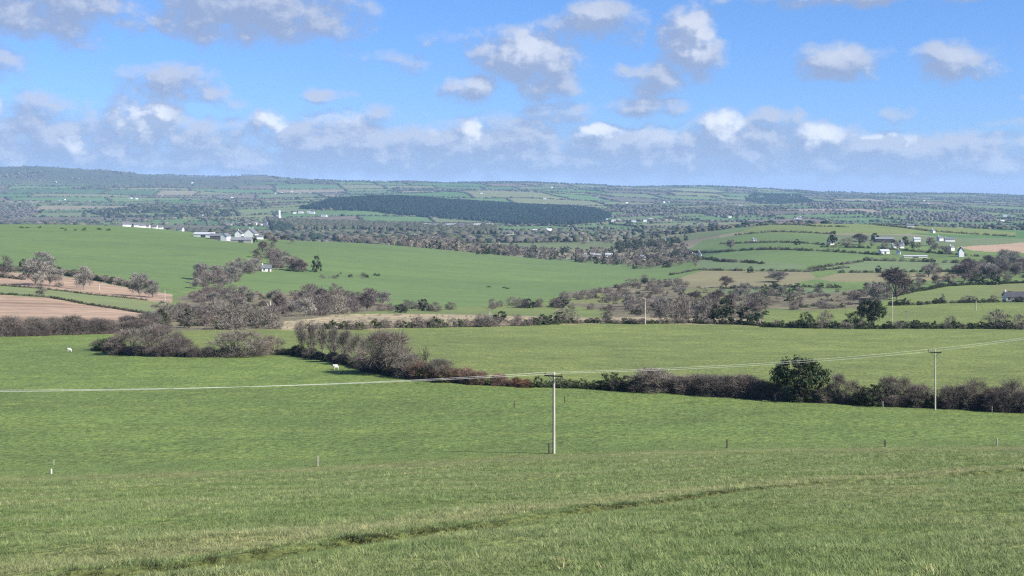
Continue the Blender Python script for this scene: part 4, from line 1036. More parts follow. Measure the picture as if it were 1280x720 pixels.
# far hedgerow network, along the boundaries of the far fields
def far_hedges():
    r = np.random.default_rng(77)
    n = 900000
    u = r.uniform(-.43, .43, n); Y = np.sqrt(r.uniform(1500. ** 2, 10300. ** 2, n)); X = u * Y
    a, b = far_warp(X, Y)
    ri = np.clip(np.searchsorted(far_rows, b) - 1, 0, len(far_rows) - 2)
    db = np.minimum(np.abs(b - far_rows[ri]), np.abs(far_rows[ri + 1] - b))
    da = np.full(n, 1e9)
    for i in np.unique(ri):
        m = ri == i; d = far_div[i]; j = np.clip(np.searchsorted(d, a[m]), 1, len(d) - 1)
        da[m] = np.minimum(np.abs(a[m] - d[j - 1]), np.abs(d[j] - a[m]))
    lim = 2.6 + Y / 2600
    m = (db < lim) | (da < lim)
    # copses: some cells are wooded
    r2, c2 = far_cell(X, Y); wooded = np.random.default_rng(9).random((len(far_rows) + 1, 100)) < .085
    wd = wooded[r2, np.clip(c2, 0, 99)] & (r.random(n) < .5)
    m |= wd
    z = gz(X, Y); px, py = proj(X, Y, z)
    for f in FIELDS:
        if f[5] > 1500: m &= ~(inpoly(px, py, f[3]) & (Y <= f[5]))
    m &= ~((Y < 2100) & (px > 860)); m &= ~((Y > 8300) & (px < 330) & (r.random(n) < .85))
    X, Y, wd = X[m], Y[m], wd[m]; n = len(X)
    h = r.uniform(2.0, 5.0, n) * (1 + .8 * (r.random(n) < .14)) + 4 * wd + Y / 5000
    w = h * r.uniform(1.2, 2.2, n)
    pal = np.array(DARK + OLIV + OLIV + PURP); c = pal[r.integers(len(pal), size=n)] * r.uniform(.75, 1.2, (n, 1))
    print('FARHEDGE', n)
    v, f, cc = blobs(X, Y, h, w, c, 78)
    o = link('hedgerows', mesh_np('hedgerows', v, f, cc), M['twig'])
    tag(o, 'fine network of far hedgerows and copses over the hazy hills', 'hedgerows', None, 'stuff')
far_hedges()

# ------------------------------------------------------------------ buildings
def house(X, Y, w, d, h, roof_h, rot, label, wall='white', roof='slate', detail=1, group=None, chim=1, name='house', cat='house', sink=.6, gable_win=False):
    o = bpy.data.objects.new(name, None); COL.objects.link(o); o.location = (X, Y, float(gz(X, Y)) - .1); o.rotation_euler = (0, 0, rot)
    tag(o, label, cat, group)
    m = MB(); V = [(-w / 2, -d / 2, -sink), (w / 2, -d / 2, -sink), (w / 2, d / 2, -sink), (-w / 2, d / 2, -sink), (-w / 2, -d / 2, h), (w / 2, -d / 2, h), (w / 2, d / 2, h), (-w / 2, d / 2, h), (-w / 2, 0, h + roof_h), (w / 2, 0, h + roof_h)]
    m.add(V, [(0, 1, 5, 4), (2, 3, 7, 6), (1, 2, 6, 9, 5), (3, 0, 4, 8, 7), (0, 3, 2, 1)]); m.build('wall', M[wall], o)
    e, t = .35, .16; k = roof_h / (d / 2)
    m = MB()
    for s in (-1, 1):
        y0, z0 = s * (d / 2 + e), h - e * k
        A = [(-w / 2 - e, y0, z0 + .02), (w / 2 + e, y0, z0 + .02), (w / 2 + e, 0, h + roof_h + .02), (-w / 2 - e, 0, h + roof_h + .02)]
        B = [(x, y, z + t) for x, y, z in A]
        q = [(0, 3, 2, 1), (4, 5, 6, 7), (0, 1, 5, 4), (1, 2, 6, 5), (2, 3, 7, 6), (3, 0, 4, 7)]
        if s > 0: q = [tuple(reversed(f)) for f in q]
        m.add(A + B, q)
    rf = m.build('roof', M[roof], o)
    if chim:
        for cx in ((-w / 2 + .5,) if chim == 1 else (-w / 2 + .5, w / 2 - .5)):
            MB().box(cx - .35, cx + .35, -.3, .3, h + roof_h - .3, h + roof_h + 1.0).build('chimney', M[wall], rf)
    if detail:
        nw = max(2, int(w / 2.6)); di = nw // 2
        for fl in range(1 if h < 3.6 else 2):
            for i in range(nw):
                x = -w / 2 + w * (i + .5) / nw; z = .9 + 2.6 * fl
                if z + 1.2 > h: continue
                if i == di and fl == 0:
                    MB().box(x - .5, x + .5, -d / 2 - .06, -d / 2 + .05, 0, 2.0).build('door', M['darkwood'], o); continue
                fr = MB().box(x - .55, x + .55, -d / 2 - .05, -d / 2 + .05, z, z + 1.2).build('window', M['glass'], o)
                MB().box(x - .65, x + .65, -d / 2 - .12, -d / 2 + .04, z - .14, z - .003).build('sill', M['stone'], fr)
    return o

def shed(X, Y, w, d, h, rh, rot, label, wall, roof, group=None):
    o = house(X, Y, w, d, h, rh, rot, label, wall, roof, 0, group, 0, 'farm_shed', 'shed')
    MB().box(-w * .12, w * .12, -d / 2 - .07, -d / 2 + .05, -.1, h * .75).build('door', M['darkshed'], o)
    return o

def at2(px, py, a=900, b=1500):
    return at(px, py, a, b)

# white farm on the brow of the hill
def farm_pt(px, py): X, Y, z = at(px, py, 950, 1330); return X, Y
X, Y = farm_pt(256, 296.5); shed(X, Y, 17, 8, 2.8, 1.5, R(-8), 'long pale low shed at the left end of the hilltop farm', 'white', 'palemetal')
X, Y = farm_pt(271, 299); shed(X, Y, 11, 8, 3.0, 1.8, R(10), 'dark open barn in the middle of the hilltop farm', 'darkshed', 'slate')
X, Y = farm_pt(282, 301); house(X, Y, 8, 5.5, 4.0, 2.4, R(78), 'narrow white gable building between the dark barn and the grey shed', 'white', 'slate', 0, None, 0, 'outbuilding', 'outbuilding')
X, Y = farm_pt(302, 303); shed(X, Y, 17, 9, 2.4, 1.8, R(3), 'long grey roofed shed at the front of the hilltop farm', 'stone', 'tin')
X, Y = farm_pt(299, 296.5); house(X, Y, 6, 6.5, 3.4, 2.8, R(86), 'small white gabled house left of the white farmhouse', 'white', 'slate', 0, None, 1)
X, Y = farm_pt(314, 298); house(X, Y, 11, 10, 4.4, 4.6, R(84), 'white two-storey farmhouse with a steep gable on the hill brow', 'white', 'slate', 1, None, 2, 'farmhouse')
X, Y = farm_pt(325, 299); house(X, Y, 6, 4.5, 2.4, 1.4, R(10), 'low white annexe right of the white farmhouse', 'white', 'slate', 0, None, 0, 'outbuilding', 'outbuilding')
plant('b_dark', 318, 303, 9, 8, 'dark clipped bush in front of the white farmhouse'); plant('b_dark', 263, 291, 6, 7, 'dark bush behind the pale shed of the hilltop farm', ymin=950, ymax=1330)
X, Y, z = at(333, 339, 700, 1100); house(X, Y, 6, 5, 2.2, 2.0, R(12), 'small white cottage with a grey roof in the gully trees', 'white', 'slate', 1, None, 1, 'cottage')
# right-hand hamlet
for px, py, w, d, h, rh, rot, lb, wl, rf, nm in [
    (1105, 303, 22, 11, 4.2, 2.0, -6, 'large dark barn with a pale roof edge above the hamlet trees', 'darkshed', 'tin', 'shed'),
    (1127, 307, 5, 5, 3, 2, 60, 'small white gable between the dark barn and the dark firs', 'white', 'slate', 'house'),
    (1122, 310, 13, 6, 2.6, 1.8, 5, 'white farmhouse with a grey roof half hidden by the hamlet trees', 'white', 'slate', 'house'),
    (1146, 302, 8, 6, 3.4, 1.6, 0, 'white bungalow behind the dark firs of the hamlet', 'white', 'palemetal', 'house'),
    (1175, 301, 6, 6, 3.6, 2.2, 20, 'white house left of the long white bungalow above the hamlet', 'white', 'slate', 'house'),
    (1187, 302, 12, 6, 3.2, 1.8, -4, 'long white bungalow at the upper right of the hamlet', 'white', 'slate', 'house'),
    (1105, 317, 10, 6, 2.8, 1.6, 14, 'white barn with a pale roof at the lower left of the hamlet', 'white', 'palemetal', 'shed'),
    (1123, 318, 4, 4, 3.2, 1.8, 70, 'tiny white gable right of the lower white barn', 'white', 'slate', 'house'),
    (1144, 322, 24, 4, 1.6, .7, -2, 'long low white farm building below the hamlet', 'cream', 'palemetal', 'shed'),
    (1189, 313, 5, 5, 3.6, 1.8, 30, 'small white house among trees left of the tall white gable', 'white', 'slate', 'house'),
    (1201, 321, 6, 5, 6.0, 3.6, 88, 'tall narrow white gable standing before the pinkish field', 'white', 'slate', 'house'),
    (1138, 284, 12, 6, 3.2, 2.2, -10, 'white farmhouse just over the green brow', 'white', 'slate', 'house'),
    (1166, 291, 5, 5, 3.4, 2, 40, 'small white house on the long hedge of the green brow', 'white', 'slate', 'house'),
    (1039, 306, 9, 5, 2.4, 2, 20, 'pale gable at the foot of the tall dark rounded tree', 'cream', 'slate', 'house'),
    (1271, 376, 12, 6, 2.3, 2.2, -3, 'white cottage with a dark roof at the right edge', 'white', 'darkshed', 'cottage'),
    (874, 322, 6, 5, 4.2, 3, 75, 'white gabled house at the foot of the right-hand slopes', 'white', 'slate', 'house'),
    (867, 321, 4, 4, 3, 1.6, 20, 'small pale outbuilding left of the white gabled house', 'cream', 'slate', 'outbuilding'),
    (943, 302, 5, 5, 2.4, 1.6, 10, 'tiny white cottage in the copse on the green slope', 'white', 'slate', 'cottage')]:
    X, Y, z = at(px, py, 560, 2150)
    if px < 1260: w, d, h, rh = w * .82, d * .85, h * .88, rh * .85
    if nm == 'shed': shed(X, Y, w, d, h, rh, R(rot), lb, wl, rf)
    else: house(X, Y, w, d, h, rh, R(rot), lb, wl, rf, 1 if nm == 'cottage' and px > 1200 else 0, None, 1, nm, nm)
# valley buildings
for px, Yh, w, d, h, rh, rot, lb, wl, rf in [
    (748, 1620, 32, 14, 4.6, 1.5, -3, 'big pale shed among dark trees in the valley', 'cream', 'palemetal'),
    (802, 1560, 7, 6, 3.8, 2, 50, 'white house right of the dark valley trees', 'white', 'slate'),
    (834, 1900, 8, 6, 4.6, 2.4, 80, 'white house standing alone beyond the valley trees', 'white', 'slate')]:
    X = (px - 640) / F * Yh; Yv = Yh
    o = house(X, Yv, w, d, h, rh, R(rot), lb, wl, rf, 0, None, 0)
# row of white houses peeping over the left hill
for i, px in enumerate([157, 163, 171, 178, 184, 194, 201, 226]):
    Yh = 1330 + random.uniform(-6, 14); X = (px - 640) / F * Yh
    house(X, Yh, random.choice([4, 5, 6]), 4, 2.4, 1.6, R(random.uniform(-25, 25)), 'white house in the row peeping over the brow of the left hill', 'white', 'slate', 0, 'white houses over the left hill', 0)
# town and specks: far white houses on the slopes
proto_house = None
def far_house(px, py, w, h, label, group, y0, y1, wl='white'):
    X, Y, z = at(px, py, y0, y1)
    w *= .68; h *= .72
    return house(X, Y, w, w * .6, h, h * .4, R(random.uniform(-30, 30)), label, wl, 'palemetal' if random.random() < .4 else 'slate', 0, group, 0, sink=1.5)
for px, py, w in [(534, 276.5, 24), (545, 275.5, 20), (564, 277.5, 30), (571, 276, 20), (577, 276.5, 16), (588, 277.5, 24), (596, 274.5, 26), (612, 276.5, 20), (556, 275, 18)]:
    far_house(px, py + 1.5, w * 1.2, 10, 'white factory or house block in the row below the dark forest', 'white buildings below the dark forest', 3330, 3440)
for px, py in [(310, 281.5), (318, 281), (325, 282), (332, 281.5), (298, 281), (340, 276), (348, 272), (368, 266), (376, 264.5), (386, 265), (390, 267), (405, 271), (286, 282)]:
    far_house(px, py, random.uniform(14, 26), 6, 'white house of the town beyond the white farm', 'town houses beyond the farm', 3000, 4600, random.choice(['white', 'white', 'cream']))
MB_ = MB().tube([(0, 0, -1), (0, 0, 30)], 3.4, 10); X, Y, z = at(349, 276, 3000, 4600); ct = MB_.build('tower', M['white'], None); ct.location = (X, Y, z); tag(ct, 'tall white tower or silo beside the dark conifers in the valley', 'tower')
for px, py in [(745, 277.5), (752, 277), (757, 276), (767, 277.5), (775, 277), (783, 276.5), (792, 277.5), (797, 276.5), (806, 277), (814, 275.5), (735, 276.5), (671, 277.5), (678, 276.5)]:
    far_house(px, py, random.uniform(14, 24), 7, 'white or pale house of the village right of the dark forest', 'village houses right of the forest', 3400, 4700, random.choice(['white', 'cream', 'white']))
spec = [(76, 252), (80, 250), (112, 253), (163, 248.5), (171, 249), (240, 229), (252, 270), (70, 228), (290, 248), (345, 242), (352, 241), (365, 240), (476, 246.5), (602, 242), (690, 234.5), (681, 249),
        (830, 253.5), (836, 253), (949, 251.5), (926, 257), (911, 272), (896, 271), (995, 273.5), (1000, 274), (1003, 273), (1134, 275), (1139, 274), (1161, 256), (1155, 251.5), (1252, 277), (1262, 271), (1256, 271),
        (637, 293), (668, 290), (686, 289), (783, 254), (745, 247), (1110, 251)]
for px, py in spec:
    far_house(px, py, random.uniform(14, 22), 6, 'tiny white farmhouse scattered on the far hazy slopes', 'far white farmhouses', 2150, 10200)

# ------------------------------------------------------------------ power poles, wires, posts
def pole(px, py, top, label, arm=2.2, rot=0.0, r=.15, group=None, mat='wood', ymin=0, ymax=1e9, cross=True):
    X, Y, z = at(px, py, ymin, ymax); h = (py - top) * Y / F
    o = bpy.data.objects.new('power_pole', None); COL.objects.link(o); o.location = (X, Y, z); o.rotation_euler = (0, 0, rot); tag(o, label, 'power pole', group)
    MB().tube([(0, 0, -.6), (0, 0, h * .5), (0, 0, h)], [r * 1.12, r, r * .8], 12).build('shaft', M[mat], o)
    ends = []
    if cross:
        MB().box(-arm / 2, arm / 2, -r * .8 - .1, -r * .8, h - .42, h - .28).build('crossarm', M['darkwood'], o)
        MB().tube([(-arm * .28, -r * .8 - .03, h - .42), (0, -r * .8 - .03, h - 1.0), (arm * .28, -r * .8 - .03, h - .42)], .03, 5).build('brace', M['steel'], o)
        for sx in (-.46, .46):
            MB().tube([(sx * arm, -r * .8 - .05, h - .28), (sx * arm, -r * .8 - .05, h - .17), (sx * arm, -r * .8 - .05, h - .10), (sx * arm, -r * .8 - .05, h - .02)], [.035, .035, .075, .05], 8).build('insulator', M['ceramic'], o)
            c, s_ = math.cos(rot), math.sin(rot); lx, ly = sx * arm, -r * .8 - .05
            ends.append(np.array((X + lx * c - ly * s_, Y + lx * s_ + ly * c, z + h - .02)))
    return o, ends, h
p1, e1, h1 = pole(692.5, 567, 465.5, 'tall pale wooden power pole standing alone in the near pasture', 2.0, R(-22), .125)
p2, e2, h2 = pole(1169, 512.5, 437, 'wooden power pole standing before the hedge at the right', 1.9, R(-42), .095)
pole(806.5, 405.5, 374.5, 'pale pole standing clear at the middle of the far hedge', 1.8, R(20), .16)
pole(612, 408, 386, 'short pale pole on the tan rough grass', 1.6, R(10), .15)
pole(861.5, 401, 372, 'thin grey pole in front of the dark central bushes', 1.6, R(40), .1, None, 'steel')
pole(1115.5, 402, 367, 'tall thin pole right of the big far evergreen', 1.6, R(15), .14)
pole(1133, 404, 388, 'shorter thin grey pole right of the tall thin one', 1.4, R(15), .10, None, 'steel')
pole(1220, 388, 374, 'short pale leaning-looking pole in the right-hand green field', 1.6, R(-15), .16)
pole(206, 381, 361, 'pale pole at the right end of the ploughed strips', 1.6, R(15), .16)
pole(124, 363, 352.5, 'short pale pole on the upper ploughed strip', 1.4, R(15), .15)

def wire(a, b, sag, label, group, rad=.0095):
    n = 40; m = MB(); pts = []
    for i in range(n + 1):
        t = i / n; p = a + (b - a) * t; pts.append((p[0], p[1], p[2] - 4 * sag * t * (1 - t)))
    o = m.tube(pts, rad, 6).build('overhead_wire', M['wire']); return tag(o, label, 'wire', group)
vl = np.array((-71.0, 112.0, -15.9)); vr = np.array(((1500 - 640) / F * 262, 262., (HY - 381) / F * 262))
# the line's next poles stand outside the picture on either side
for nm, v, lb in (('l', vl, 'power pole of the line standing off to the left of the pasture'), ('r', vr, 'power pole of the line standing off to the right beyond the hedge')):
    o = bpy.data.objects.new('power_pole', None); COL.objects.link(o); gzv = float(gz(v[0], v[1])); o.location = (v[0], v[1], gzv); hh = v[2] - gzv + .1
    tag(o, lb, 'power pole'); MB().tube([(0, 0, -.6), (0, 0, hh)], [.17, .12], 12).build('shaft', M['wood'], o); MB().box(-1.1, 1.1, -.2, -.1, hh - .4, hh - .27).build('crossarm', M['darkwood'], o)
for i in (0, 1):
    off = np.array((-.35 + .7 * i, -.9 + 1.8 * i, .0))
    wire(e1[i], vl + off, 0.9, 'one of the two bright wires running left from the near pole', 'wires left of the near pole')
    wire(e1[i], e2[i], 0.45, 'one of the two thin pale wires between the near pole and the right-hand pole', 'wires between the two poles', .007)
    wire(e2[i], vr + off, 0.7, 'one of the two thin pale wires running right from the right-hand pole', 'wires right of the right-hand pole', .007)
MB().tube([(0, 0, 0), (0, 0, h1)], .018, 5).build('stay_cable', M['steel'], p1).location = (-.17, -.05, 0)

def post(px, py, hpx, label, w=.11, mat='wood', group='fence posts', lean=0.0):
    X, Y, z = at(px, py); h = hpx * Y / F
    o = MB().tube([(0, 0, -.3), (0, 0, h * .97), (0, 0, h)], [w * .62, w * .58, w * .4], 8).build('fence_post', M[mat])
    o.location = (X, Y, z); o.rotation_euler = (lean, lean * .7, random.uniform(0, 3)); return tag(o, label, 'fence post', group)
post(397, 583, 13, 'short pale fence post alone in the left of the pasture', .15, 'oldwood')
post(686.5, 567.5, 14, 'dark fence post right beside the near pole', .16, 'darkwood')
post(909, 560, 11, 'grey fence post left of the middle right of the near fence line', .14, 'darkwood')
post(1106.5, 558.5, 9, 'grey fence post below the dark round bush of the right hedge', .14, 'darkwood')
post(1246, 557, 9, 'last grey fence post before the right edge', .13, 'oldwood')
post(64, 592, 6, 'very short white-topped stake in the near pasture at the left', .17, 'cream')
post(67, 581, 6, 'thin pale stake just behind the white-topped one', .10, 'oldwood')
post(643, 509, 8, 'thin dark stake in the field left of the near pole', .12, 'darkwood')
post(706, 504, 9, 'thin dark stake in the field right of the near pole', .12, 'darkwood')
for px, py, lb in [(969, 501, 'pale post at the foot of the hedge left of the big evergreen'), (890, 495, 'pale post at the foot of the dark hedge below the purplish bush'), (1103.5, 509.5, 'pale post at the hedge foot below the dark ivy-clad tree'), (1240, 515.5, 'pale post at the hedge foot between the fan-shaped bushes')]:
    post(px, py, 8, lb, .12, 'oldwood')
# pale logs and a bare dead trunk in the scrub
for px, py, L, a, lb in [(245, 386, 9, 2.2, 'pale fallen log at the left of the brown clearing'), (268, 392, 6, .2, 'pale fallen log lying flat in the brown clearing')]:
    X, Y, z = at(px, py, 380, 900); o = MB().tube([(-L / 2, 0, .5), (0, .2, .7), (L / 2, 0, .9)], [.3, .35, .2], 8).build('fallen_log', M['wood']); o.location = (X, Y, z); o.rotation_euler = (0, .12, a); tag(o, lb, 'log', 'fallen logs')
X, Y, z = at(338, 400, 380, 900); o = MB().tube([(0, 0, -.3), (.2, 0, 3), (-.1, 0, 6.2)], [.42, .3, .15], 8).tube([(.2, 0, 3), (1.0, .2, 4.4), (1.2, .2, 5.4)], [.18, .12, .06], 6).tube([(.1, 0, 3.8), (-.9, .1, 5.0), (-1.3, .1, 5.9)], [.16, .1, .05], 6).build('dead_tree', M['wood']); o.location = (X, Y, z); tag(o, 'pale dead tree trunk standing in the scrub belt', 'tree')

# ------------------------------------------------------------------ sheep
def sheep(px, py, rot, label, s=1.0):
    X, Y, z = at(px, py)
    # joints: hips, mid back, chest, neck, head base; four legs
    J = [(0, 0, .62), (-.32, 0, .62), (.34, 0, .64), (.52, 0, .80), (.60, 0, .86),
         (-.34, .13, .40), (-.37, .13, .22), (-.35, .13, .02), (-.34, -.13, .40), (-.37, -.13, .22), (-.35, -.13, .02),
         (.32, .12, .38), (.32, .12, .2), (.32, .12, .02), (.32, -.12, .38), (.32, -.12, .2), (.32, -.12, .02)]
    E = [(0, 1), (0, 2), (2, 3), (3, 4), (1, 5), (5, 6), (6, 7), (1, 8), (8, 9), (9, 10), (2, 11), (11, 12), (12, 13), (2, 14), (14, 15), (15, 16)]
    rad = [.27, .25, .25, .14, .10] + [.10, .05, .04] * 4
    me = bpy.data.meshes.new('sheep'); me.from_pydata(J, E, []); me.materials.append(M['wool'])
    o = link('sheep', me); o.location = (X, Y, z); o.rotation_euler = (0, 0, rot); o.scale = (s, s, s)
    md = o.modifiers.new('Skin', 'SKIN'); sv = me.skin_vertices[0].data
    for i, r in enumerate(rad): sv[i].radius = (r, r)
    sv[0].use_root = True
    sb = o.modifiers.new('Sub', 'SUBSURF'); sb.levels = 2; sb.render_levels = 2
    MB().tube([(.58, 0, .88), (.66, 0, .85), (.78, 0, .77), (.84, 0, .72)], [.07, .10, .07, .045], 10).build('face', M['face'], o)
    for sy in (-1, 1): MB().tube([(.62, sy * .07, .92), (.60, sy * .17, .93), (.58, sy * .22, .90)], [.03, .035, .01], 6).build('ear', M['face'], o)
    return tag(o, label, 'sheep', 'white sheep in the pasture')
sheep(420, 462, R(200), 'white dark-faced sheep standing below the slender bare trees', 1.0)
sheep(87, 440, R(190), 'white dark-faced sheep standing left of the left clump of bushes', .95)

# ------------------------------------------------------------------ grass
gm, gnt, gb = new_mat('grass_blades')
oi = gnt.nodes.new('ShaderNodeObjectInfo')
fn = noise_of(gnt, oi.outputs['Location'], 0.16, 4, .6)
c1 = ramp(gnt, fn, [(.30, (.158, .226, .074)), (.50, (.202, .260, .098)), (.72, (.262, .288, .136))])
c2 = ramp(gnt, oi.outputs['Random'], [(0, (.62, .66, .58)), (.7, (1.05, 1.05, 1.02)), (.90, (1.22, 1.18, 1.12)), (1, (2.1, 1.8, 1.9))])
fn2 = noise_of(gnt, oi.outputs['Location'], 1.6, 3, .6)
c2 = mixc(gnt, 1.0, c2, ramp(gnt, fn2, [(.3, (.72, .78, .70)), (.7, (1.22, 1.18, 1.15))]), 'MULTIPLY')
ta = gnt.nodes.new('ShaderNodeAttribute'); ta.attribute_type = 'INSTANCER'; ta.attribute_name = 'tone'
def clampv(sign):
    n = gnt.nodes.new('ShaderNodeMath'); n.operation = 'MULTIPLY'; n.use_clamp = True; gnt.links.new(ta.outputs['Fac'], n.inputs[0]); n.inputs[1].default_value = sign; return n.outputs[0]
c1 = mixc(gnt, clampv(1.0), c1, (.330, .320, .165, 1))
c1 = mixc(gnt, clampv(-1.0), c1, (.040, .044, .018, 1))  # dark tufts of the trodden line, its shade painted into their colour
gc = mixc(gnt, 1.0, c1, c2, 'MULTIPLY'); gnt.links.new(gc, gb.inputs['Base Color'])
gb.inputs['Roughness'].default_value = .55; gb.inputs['Specular IOR Level'].default_value = .35
tr_ = gnt.nodes.new('ShaderNodeBsdfTranslucent'); gnt.links.new(gc, tr_.inputs[0])
mx_ = gnt.nodes.new('ShaderNodeMixShader'); mx_.inputs[0].default_value = .4
gnt.links.new(gb.outputs[0], mx_.inputs[1]); gnt.links.new(tr_.outputs[0], mx_.inputs[2]); gnt.links.new(mx_.outputs[0], gnt.nodes['Material Output'].inputs[0])

tuft_col = bpy.data.collections.new('grass_tufts')
for k in range(6):
    r = np.random.default_rng(300 + k); nb = 30; V = []; Fq = []
    for b in range(nb):
        a = r.uniform(0, 6.28); rr = .11 * math.sqrt(r.random()); p = np.array((math.cos(a) * rr, math.sin(a) * rr, -.02))
        L = r.uniform(.03, .085); ln = r.uniform(.3, 1.3); da = a + r.normal() * .9; dv = np.array((math.cos(da), math.sin(da), 0)) * ln
        sd = np.array((-math.sin(da), math.cos(da), 0)); w = r.uniform(.003, .0055); o = len(V)
        for i, t in enumerate((0, .45, .8, 1.0)):
            q = p + dv * L * t * t + np.array((0, 0, L * t * (1 - .25 * ln * t))); ww = w * (1 - .75 * t)
            V += [q - sd * ww, q + sd * ww]
        for i in range(3): Fq.append((o + 2 * i, o + 2 * i + 1, o + 2 * i + 3, o + 2 * i + 2))
    me = mesh_np('grass_tuft', np.array(V), np.array(Fq)); me.materials.append(gm)
    tuft_col.objects.link(bpy.data.objects.new('grass_tuft', me))

def scatter(y0, y1, dens, sc0, sc1, r):
    n = int(.42 * (y1 ** 2 - y0 ** 2) * dens)
    Y = np.sqrt(r.uniform(y0 ** 2, y1 ** 2, n)); X = r.uniform(-.42, .42, n) * Y
    return X, Y, r.uniform(sc0, sc1, n)
r = np.random.default_rng(400)
gs = [scatter(11, 24, 115, .6, 1.05, r), scatter(24, 40, 58, .68, 1.15, r), scatter(40, 80, 18, .95, 1.6, r), scatter(80, 150, 4, 1.3, 2.2, r), scatter(150, 215, 1.6, 1.2, 2.0, r)]
GX = np.concatenate([g[0] for g in gs]); GY = np.concatenate([g[1] for g in gs]); GS = np.concatenate([g[2] for g in gs])
dT, aT = track_dist(GX, GY)
lum = fbm(GX / 1.7, GY / 1.7, 55, 3)
GS = GS * np.clip(1 + .9 * lum, .45, 1.8)
barep = (dT > -.16) & (dT < .13) & (r.random(len(dT)) < .06) & (GY < 150)
keep = ~barep & ~((GY > 150) & (np.interp(640 + GX / GY * F, hx, hy) > HY - gz(GX, GY) / GY * F - 4))
GX, GY, GS, dT = GX[keep], GY[keep], GS[keep], dT[keep]
edge = (dT > 0.1) & (dT < .9) & (GY < 150); GS = np.where(edge, GS * (1.0 + .4 * r.random(len(GS)) ** 3), GS); GS = np.where((dT < 0) & (dT > -.8) & (GY < 150), GS * .55, GS)
aT2 = track_dist(GX, GY)[1]; wd2 = track_width(aT2)
tone = .6 * sstep(.3, .8, dT) * (1 - sstep(1.0, 4.0, dT)) + .6 * np.exp(-((GY - 141.5) / 2.2) ** 2) + .4 * np.clip(2.2 * fbm(GX / 5, GY / 5, 58, 3) - .35, 0, 1) + .8 * (r.random(len(GX)) < .03)
tone = np.where((dT > -.12 - .15 * wd2) & (dT < .10 + .40 * wd2) & (GY < 150) & (r.random(len(GX)) < np.clip(.70 + 1.2 * wd2, 0, .97)), -.92, tone)  # tufts on the line toned dark, partly standing in for its shade
tone = np.where((dT < .5) | (GY > 60) | (dT > 0), tone, tone)
GZ = gz(GX, GY); n = len(GX); print('TUFTS', n)
pm = bpy.data.meshes.new('grass'); pm.vertices.add(n); pm.vertices.foreach_set('co', np.stack([GX, GY, GZ], 1).astype(np.float32).ravel())
for nm, arr in (('rot', np.stack([r.normal(0, .1, n), r.normal(0, .1, n), r.uniform(0, 6.28, n)], 1)), ('scl', np.stack([GS, GS, GS * r.uniform(.8, 1.15, n)], 1))):
    at_ = pm.attributes.new(nm, 'FLOAT_VECTOR', 'POINT'); at_.data.foreach_set('vector', arr.astype(np.float32).ravel())
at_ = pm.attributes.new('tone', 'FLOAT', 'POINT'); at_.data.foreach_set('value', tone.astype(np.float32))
at_ = pm.attributes.new('kind', 'INT', 'POINT'); at_.data.foreach_set('value', r.integers(0, 6, n).astype(np.int32))
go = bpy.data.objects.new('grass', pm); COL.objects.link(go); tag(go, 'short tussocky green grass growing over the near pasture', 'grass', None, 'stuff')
ng = bpy.data.node_groups.new('grass', 'GeometryNodeTree')
ng.interface.new_socket('Geometry', in_out='INPUT', socket_type='NodeSocketGeometry'); ng.interface.new_socket('Geometry', in_out='OUTPUT', socket_type='NodeSocketGeometry')
gi = ng.nodes.new('NodeGroupInput'); gout = ng.nodes.new('NodeGroupOutput'); iop = ng.nodes.new('GeometryNodeInstanceOnPoints'); ci = ng.nodes.new('GeometryNodeCollectionInfo')
ci.inputs['Collection'].default_value = tuft_col; ci.inputs['Separate Children'].default_value = True; ci.inputs['Reset Children'].default_value = True
iop.inputs['Pick Instance'].default_value = True
def named(nm, ty):
    q = ng.nodes.new('GeometryNodeInputNamedAttribute'); q.data_type = ty; q.inputs['Name'].default_value = nm; return [s for s in q.outputs if s.enabled][0]
ng.links.new(gi.outputs[0], iop.inputs['Points']); ng.links.new(ci.outputs[0], iop.inputs['Instance'])
ng.links.new(named('rot', 'FLOAT_VECTOR'), iop.inputs['Rotation']); ng.links.new(named('scl', 'FLOAT_VECTOR'), iop.inputs['Scale']); ng.links.new(named('kind', 'INT'), iop.inputs['Instance Index'])
ng.links.new(iop.outputs[0], gout.inputs[0])
go.modifiers.new('Grass', 'NODES').node_group = ng

# ------------------------------------------------------------------ haze
HAZE = 4.6e-5
hz = MB().box(-9600, 9600, -400, 12400, -160, 215)
hm = bpy.data.materials.new('haze_air'); hm.use_nodes = True; hn = hm.node_tree; hn.nodes.clear()
ho = hn.nodes.new('ShaderNodeOutputMaterial'); pv = hn.nodes.new('ShaderNodeVolumePrincipled')
pv.inputs['Color'].default_value = (.44, .68, 1.0, 1); pv.inputs['Density'].default_value = HAZE; pv.inputs['Anisotropy'].default_value = 0.0
hn.links.new(pv.outputs[0], ho.inputs['Volume'])
hm.cycles.volume_sampling = 'DISTANCE'
hob = hz.build('haze', hm); tag(hob, 'thin blue air haze filling the whole valley', 'haze', None, 'stuff')

# ------------------------------------------------------------------ sky and light
SUN_EL, SUN_AZ = 37.0, 115.0        # azimuth clockwise from the view direction (+Y)
sd = bpy.data.lights.new('sun', 'SUN'); sd.energy = 5.0; sd.angle = R(.53); sd.color = (1.0, .95, .88)
so = bpy.data.objects.new('sun', sd); COL.objects.link(so); so.rotation_euler = (R(90 - SUN_EL), 0, R(180 - SUN_AZ)); so.location = (200, 60, 200)

